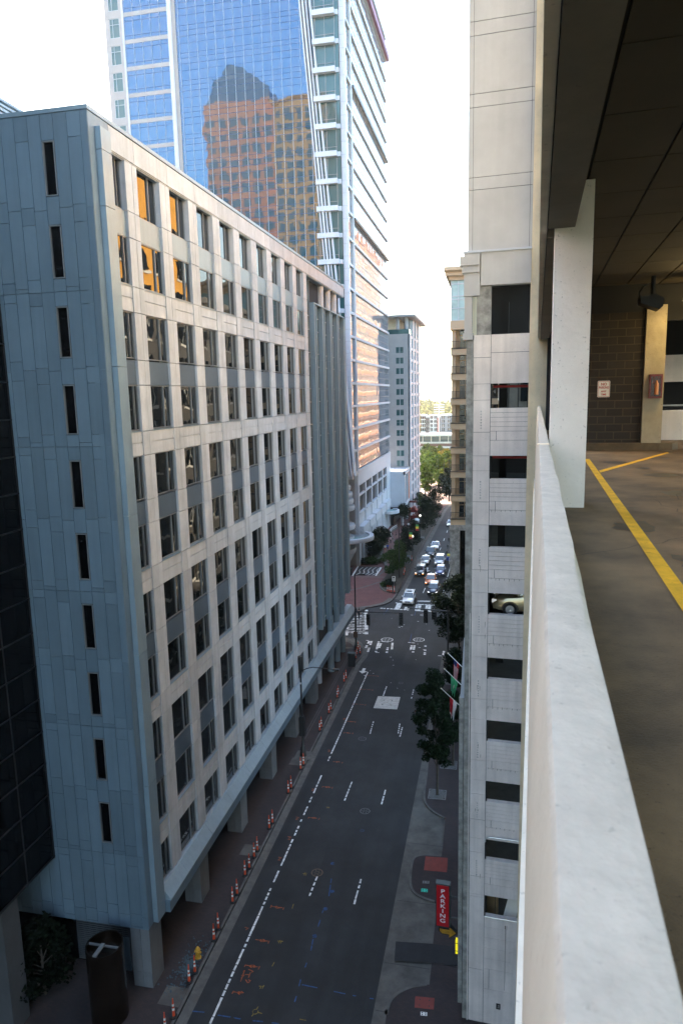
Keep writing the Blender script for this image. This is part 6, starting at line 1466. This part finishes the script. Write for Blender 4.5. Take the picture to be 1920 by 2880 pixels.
def crown(n_cl, rx, ry, z0, z1, r, shape=1.0):
    out = []
    for k in range(n_cl):
        t = (k+rng.random())/n_cl; z = z0+(z1-z0)*t; env = (math.sin(math.pi*min(1, .12+t*.88))**.7)*shape if shape else 1
        a = rng.uniform(0, 6.283); rr = math.sqrt(rng.random())*env
        out.append((rx*rr*math.cos(a), ry*rr*math.sin(a), z, r*rng.uniform(.6, 1.15)))
    return out
def tree(p, label, H, rx, m, n=2500, size=.16, z0=.25, ncl=26, r=None, name='tree', cat='tree', group=None, base=.14, trunk=.12, ry=None, lean=(0, 0)):
    o = thing(name, label, cat, (p[0], p[1], base), group); r = r or rx*.42
    cl = crown(ncl, max(.05, rx-r*.6), max(.05, (ry or rx)-r*.6), H*z0+r*.5, H-r*.6, r)
    cl = [(c[0]+lean[0]*c[2], c[1]+lean[1]*c[2], c[2], c[3]) for c in cl]
    V, F = leaves(cl, n, size); me = bpy.data.meshes.new('crown'); me.from_pydata((V).tolist(), [], F.tolist()); me.materials.append(m); ob = bpy.data.objects.new('crown', me); COL.objects.link(ob); ob.parent = o
    b = MB(); top = H*.8; b.cyl((0, 0, 0), (0, 0, H*z0), trunk, trunk*.8, 9); b.cyl((0, 0, H*z0), (lean[0]*top, lean[1]*top, top), trunk*.8, trunk*.2, 8)
    for c in cl[::2]: b.cyl((lean[0]*c[2]*.6, lean[1]*c[2]*.6, max(H*z0*.9, c[2]*.6)), c[:3], trunk*.3, trunk*.08, 5)
    t = b.build('trunk', M_BARK, None, True); t.parent = o
    return o
zA = PY(1205, 1885, TA.y).z
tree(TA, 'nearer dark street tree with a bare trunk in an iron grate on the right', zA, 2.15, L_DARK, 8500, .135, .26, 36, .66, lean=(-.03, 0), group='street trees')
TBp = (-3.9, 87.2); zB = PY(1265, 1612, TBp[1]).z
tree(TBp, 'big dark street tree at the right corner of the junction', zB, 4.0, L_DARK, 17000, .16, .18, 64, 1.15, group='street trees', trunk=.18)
tree((-3.6, 73), 'low dark tree mostly hidden behind the red and white flag', 7.0, 1.6, L_DARK, 2500, .17, .3, 16, .8, group='street trees')
tree((-3.2, 60.5), 'dark young tree overlapping the nearer street tree on its right', 7.5, 1.7, L_DARK, 2500, .17, .3, 16, .8, group='street trees')
# shrubs and small trees of the planted beds
def shrub(px_, H, rx, label, m=L_DARK, n=1800, nm='shrub', **k): return tree(g4(*px_), label, H, rx, m, n, k.pop('size', .17), k.pop('z0', .04), k.pop('ncl', 18), k.pop('r', None), nm, nm, 'plants of the brick plaza beds', .25, .06, **k)
shrub((640, 880), 5.6, 2.9, 'light green small tree nearest the tip of the planted bed', L_MID, 4200, 'tree', z0=.12)
shrub((720, 800), 6.0, 2.5, 'green small tree behind the tall plaza pole', L_MID, 3600, 'tree', z0=.12)
shrub((790, 660), 6.2, 2.6, 'dark small tree by the globe lit post', L_DARK, 3600, 'tree', z0=.12)
shrub((870, 560), 6.6, 2.6, 'dark small tree behind the globe lit post', L_DARK, 3400, 'tree', z0=.12)
shrub((1000, 395), 7.6, 3.2, 'dark tree by the far kerb, nearest of the far clump', L_DARK, 4200, 'tree', z0=.12)
shrub((1040, 310), 8.4, 3.4, 'dark tree in the middle of the far kerb clump', L_DARK, 4200, 'tree', z0=.12)
shrub((1110, 220), 8.6, 3.4, 'dark tree at the far end of the far kerb clump', L_DARK, 4200, 'tree', z0=.12)
shrub((950, 200), 7.0, 2.8, 'small round tree in front of the red pavilion', L_MID, 2600, 'tree', z0=.25)
shrub((750, 320), 6.0, 3.4, 'dark spreading tree under the small glass canopy', L_DARK, 3600, 'tree', z0=.35)
shrub((600, 980), 1.0, 1.6, 'low clipped groundcover at the tip of the planted bed', L_DARK, 1500)
shrub((560, 990), .8, 1.1, 'low brownish groundcover by the pale bed kerb', L_MID, 700)
shrub((420, 660), 4.8, 2.7, 'dark shrub at the left wall, nearest of the left bed', L_DARK, 3400)
shrub((470, 610), 5.2, 2.8, 'dark shrub in the middle of the left bed', L_DARK, 3400)
shrub((520, 530), 4.6, 2.5, 'dark shrub at the far end of the left bed', L_DARK, 3000)
shrub((420, 735), 1.2, 2.3, 'low green hedge in front of the left shrubs', L_MID, 2000)
shrub((340, 735), 1.0, 1.6, 'low dark hedge beside the advertising screen pylon', L_DARK, 1400)
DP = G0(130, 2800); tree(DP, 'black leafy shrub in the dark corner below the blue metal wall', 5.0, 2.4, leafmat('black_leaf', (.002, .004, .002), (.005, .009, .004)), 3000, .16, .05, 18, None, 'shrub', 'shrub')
# balcony plants
for k, z in ((7, fl[7]), (6, fl[6]), (3, fl[3])): tree((rx0+2.6+.2*(k % 3), RY+.35), 'potted plant on a tan balcony, '+{7: 'lowest balcony', 6: 'second balcony from below', 3: 'fourth balcony from above'}[k], 1.1, .4, L_LIGHT if k != 3 else L_MID, 160, .1, .3, 5, .2, 'potted_plant', 'plant', None, z, .12)
# ================================================================== BEYOND: park trees, ballpark, apartments, wooded hill
def far(px_, py_, Y): q = PY(px_, py_, Y); return q
L_PARK = leafmat('park_leaf', (.05, .1, .015), (.15, .22, .03))
spots = [(1195, 1330, 232, 2.9, L_LIGHT, 'pale green park tree, lowest left'), (1212, 1300, 262, 4.6, L_PARK, 'green park tree, left of the tall lamp poles'), (1232, 1318, 240, 5.6, L_PARK, 'large round green park tree in the centre'), (1200, 1275, 300, 4.5, L_LIGHT, 'yellow green park tree behind the left lamp pole'), (1216, 1282, 285, 4.2, L_PARK, 'green park tree with bluish crown in the back row'), (1236, 1280, 300, 4.4, L_LIGHT, 'bright park tree in the middle back row'), (1253, 1288, 280, 4.0, L_YEL, 'yellow park tree in the back row'), (1258, 1300, 262, 4.4, L_PARK, 'green park tree at the right beside the tan building'), (1262, 1350, 222, 4.2, L_DARK, 'dark tree touching the left edge of the tan building'), (1180, 1318, 260, 4.0, L_PARK, 'green park tree touching the narrow stone tower'), (1246, 1322, 250, 4.0, L_PARK, 'green park tree right of the large round one')]
for px_, py_, Y, rx, m, lab in spots:
    q = PY(px_, py_, Y); H = max(7.5, q.z+rx*1.0)
    tree((q.x, Y), lab, H, rx, m, 1800, .5, .15, 22, None, 'tree', 'tree', 'park trees beyond the street', .0, .25)
for k, (x, y) in enumerate(((905, 65), (950, 66), (985, 60))):
    q = g4(x, y); tree((q.x, q.y), 'low clipped hedge before the far park, '+('left', 'middle', 'right')[k], 1.6, 2.2, L_DARK, 500, .3, .05, 10, None, 'hedge', 'hedge', None, .0, .06)
struct(MB().sheet([(-60, 216.2), (-10.8, 216.2), (-6, 300), (-60, 300)], .02).build('path', mat('pale_path', (.42, .32, .27), .9, var=.15)))
struct(MB().sheet([(-120, 372), (40, 372), (40, 400), (-120, 400)], .03).build('lawn', mat('ball_field_green', (.1, .25, .05), .9, var=.1)))
# far street cars
for k, (px_, py_) in enumerate(((1256, 1338), (1262, 1322), (1252, 1330))):
    pass
# ballpark grandstand
SY = 400.0; ST = thing('ballpark_stand', 'long low ballpark grandstand with roof canopy beyond the park trees', 'stadium', (-40, SY, 0))
zt = lambda y: PY(1230, y, SY).z
M_FARW = mat('far_white_wall', (.6, .58, .55), .8, var=.05); M_FARG = mat('far_grey', (.25, .25, .26), .7, var=.05)
MB().box(-95, 30, SY-2, SY+14, zt(1226), zt(1221)).build('roof', M_FARW, ST)
b = MB()
for k in range(26): x = -92+k*4.8; b.mark(); b.box(x, x+.5, SY, SY+.6, zt(1245), zt(1226))
b.build_each('column', M_FARW, ST)
MB().box(-95, 30, SY+3, SY+3.5, zt(1243), zt(1228)).build('suite_glazing', M_TEAL, ST)
MB().box(-95, 30, SY-.5, SY+13, zt(1247), zt(1243)).box(-95, 30, SY-2, SY+13, zt(1260), zt(1256)).build('deck_band', M_FARW, ST)
MB().box(-95, 30, SY+2, SY+13, zt(1256), zt(1247)).build('stand_interior', mat('far_brick', (.2, .1, .075), .8), ST)
MB().box(-95, 30, SY, SY+13, zt(1275), zt(1261)).build('lower_wall', mat('teal_fence', (.12, .25, .27), .7, var=.1), ST)
q = PY(1193, 1282, SY-22); q2 = PY(1200, 1262, SY-22); SB = thing('scoreboard', 'pale blue white scoreboard at the left end of the ballpark', 'scoreboard', (q.x, SY-22, 0))
MB().box(PY(1184, 1282, SY-22).x, PY(1202, 1282, SY-22).x, SY-22, SY-21, q.z, q2.z).build('screen_panel', mat('scoreboard_white', (.75, .8, .85), .5, var=0), SB)
MB().box(q.x-.5, q.x+.5, SY-21.5, SY-21, 0, q.z).build('post', M_FARG, SB)
q = PY(1234, 1140, 430); FLm = thing('floodlight_mast', 'pale ballpark floodlight mast in front of the wooded hill', 'floodlight', (q.x, 430, 0))
b = MB(); b.cyl((q.x, 430, 0), (q.x, 430, q.z), .45, .3, 8); b.build('mast', M_FARW, FLm)
b = MB(); [b.box(q.x-3.2, q.x+3.2, 429.6, 430.1, q.z-4.2+1.4*k, q.z-3.6+1.4*k) for k in range(4)]; b.build('lamp_rack', M_FARW, FLm)
# apartments behind the ballpark
AY = 460.0; za = lambda y: PY(1230, y, AY).z
M_FB = mat('far_dark_brick', (.13, .09, .09), .8, var=.05); M_FRD = mat('far_red', (.4, .08, .07), .7, var=0)
xs_ = [PY(x, 1190, AY).x for x in (1183, 1196, 1207, 1229, 1238, 1270, 1300)]
for k, (xa, xb) in enumerate(zip(xs_[:-1], xs_[1:])):
    AB = thing('apartment_block', ('white and brick apartment block, leftmost beyond the ballpark', 'dark brick apartment block, second from left beyond the ballpark', 'white gabled apartment block with tall bays beyond the ballpark', 'apartment block with a red edge beyond the ballpark', 'grey balconied apartment block beyond the ballpark', 'brick apartment block at the right, partly behind the tan building')[k], 'building', ((xa+xb)/2, AY+8, 0))
    top = za(1174 if k % 2 else 1170); w_ = xb-xa
    MB().box(xa, xb-.3, AY+(.8 if k % 2 else 0), AY+16, 0, top).build('wall', (M_FARW, M_FB, M_FARW, M_FB, M_FARG, M_FB)[k], AB)
    MB().box(xa-.3, xb, AY-.3+(.8 if k % 2 else 0), AY+16, top, top+.8).build('roof', M_FARW, AB)
    nw = max(2, int(w_/3)); dy = (.8 if k % 2 else 0)
    for fz in range(4):
        z = za(1216)+fz*(top-za(1216))/4+.9; b = MB(); b2 = MB()
        for j in range(nw): x = xa+w_*(j+.5)/nw; b.box(x-.8, x+.8, AY+dy-.08, AY+dy-.02, z, z+1.9); b2.box(x-.06, x+.06, AY+dy-.14, AY+dy-.09, z, z+1.9)
        f = b.build('window', M_WIN, AB); b2.build('glazing_bar', M_CONW, f)
    if k == 3: MB().box(xa, xa+1.2, AY+.5, AY+.79, 0, top).build('red_edge', M_FRD, AB)
# wooded hill: one far mass
V_, F_ = [], []; cl = []
for k in range(520):
    Y = rng.uniform(520, 800); X = rng.uniform(-.16, .06)*Y-5; hz = 6+16*((Y-520)/280)
    cl.append((X, Y, hz+rng.uniform(0, 2.5), rng.uniform(4, 8)))
V, F = leaves(cl, 22000, 1.5); me = bpy.data.meshes.new('wooded_hill'); me.from_pydata(V.tolist(), [], F.tolist()); me.materials.append(leafmat('hazed_hill_leaf', (.16, .15, .04), (.38, .3, .07))); ob = bpy.data.objects.new('wooded_hill', me); COL.objects.link(ob)  # leaves yellowed, distant yellow haze put into their colour
stuff(tag(ob, 'hazy yellow green wooded hill far behind the apartments', 'woodland'))
hill = MB(); hill.prism([(505, 0), (800, 18), (1100, 24), (1600, 22), (2400, 0)], 'x', -900, 500); struct(hill.build('hill', M_GND))
MB().box(-50, -25, 5, 32.3, 42.1, 78).build('sun_blocker', M_BLKG, DG)  # added unseen mass that keeps the sun off the garage deck
WB = thing('west_sun_blocker', 'added unseen block behind the office building that keeps sun off the junction', 'building', (-120, 150, 0))  # unseen block added to stop a sun streak across the junction
MB().box(-145, -96, 102, 192, 0, 60).build('wall', M_STONE, WB)
b = MB()
for k in range(14): b.box(-95.98, -95.9, 104, 190, 3+k*4, 5.2+k*4); b.box(-144, -97, 101.9, 101.98, 3+k*4, 5.2+k*4)
b.build('window', M_DGLS, WB)
b = MB()
for k in range(16):
    x, y = rng.uniform(-15, -7), rng.uniform(26, 86); P = [(x, y)]; a = rng.choice([0, 1.57])+rng.normal(0, .3)
    for q in range(int(rng.integers(8, 26))): a += rng.normal(0, .35)*.6; x += math.cos(a)*.35; y += math.sin(a)*.35; P.append((min(max(x, -16), -6.2), y))
    ribbon(b, P, rng.uniform(.015, .035), .0032, .0032)
struct(b.build('asphalt_crack', M_GAP))
# haze
hz = bpy.data.materials.new('haze'); hz.use_nodes = True; t = hz.node_tree; t.nodes.remove(t.nodes['Principled BSDF']); pv = t.nodes.new('ShaderNodeVolumePrincipled'); pv.inputs['Color'].default_value = (1.0, .97, .9, 1); pv.inputs['Density'].default_value = .00022; pv.inputs['Anisotropy'].default_value = .35
t.links.new(pv.outputs[0], t.nodes['Material Output'].inputs['Volume'])
stuff(MB().box(-4200, 4200, -3200, 5200, -1.2, 190).build('haze', hz))
SC.cycles.volume_bounces = 0
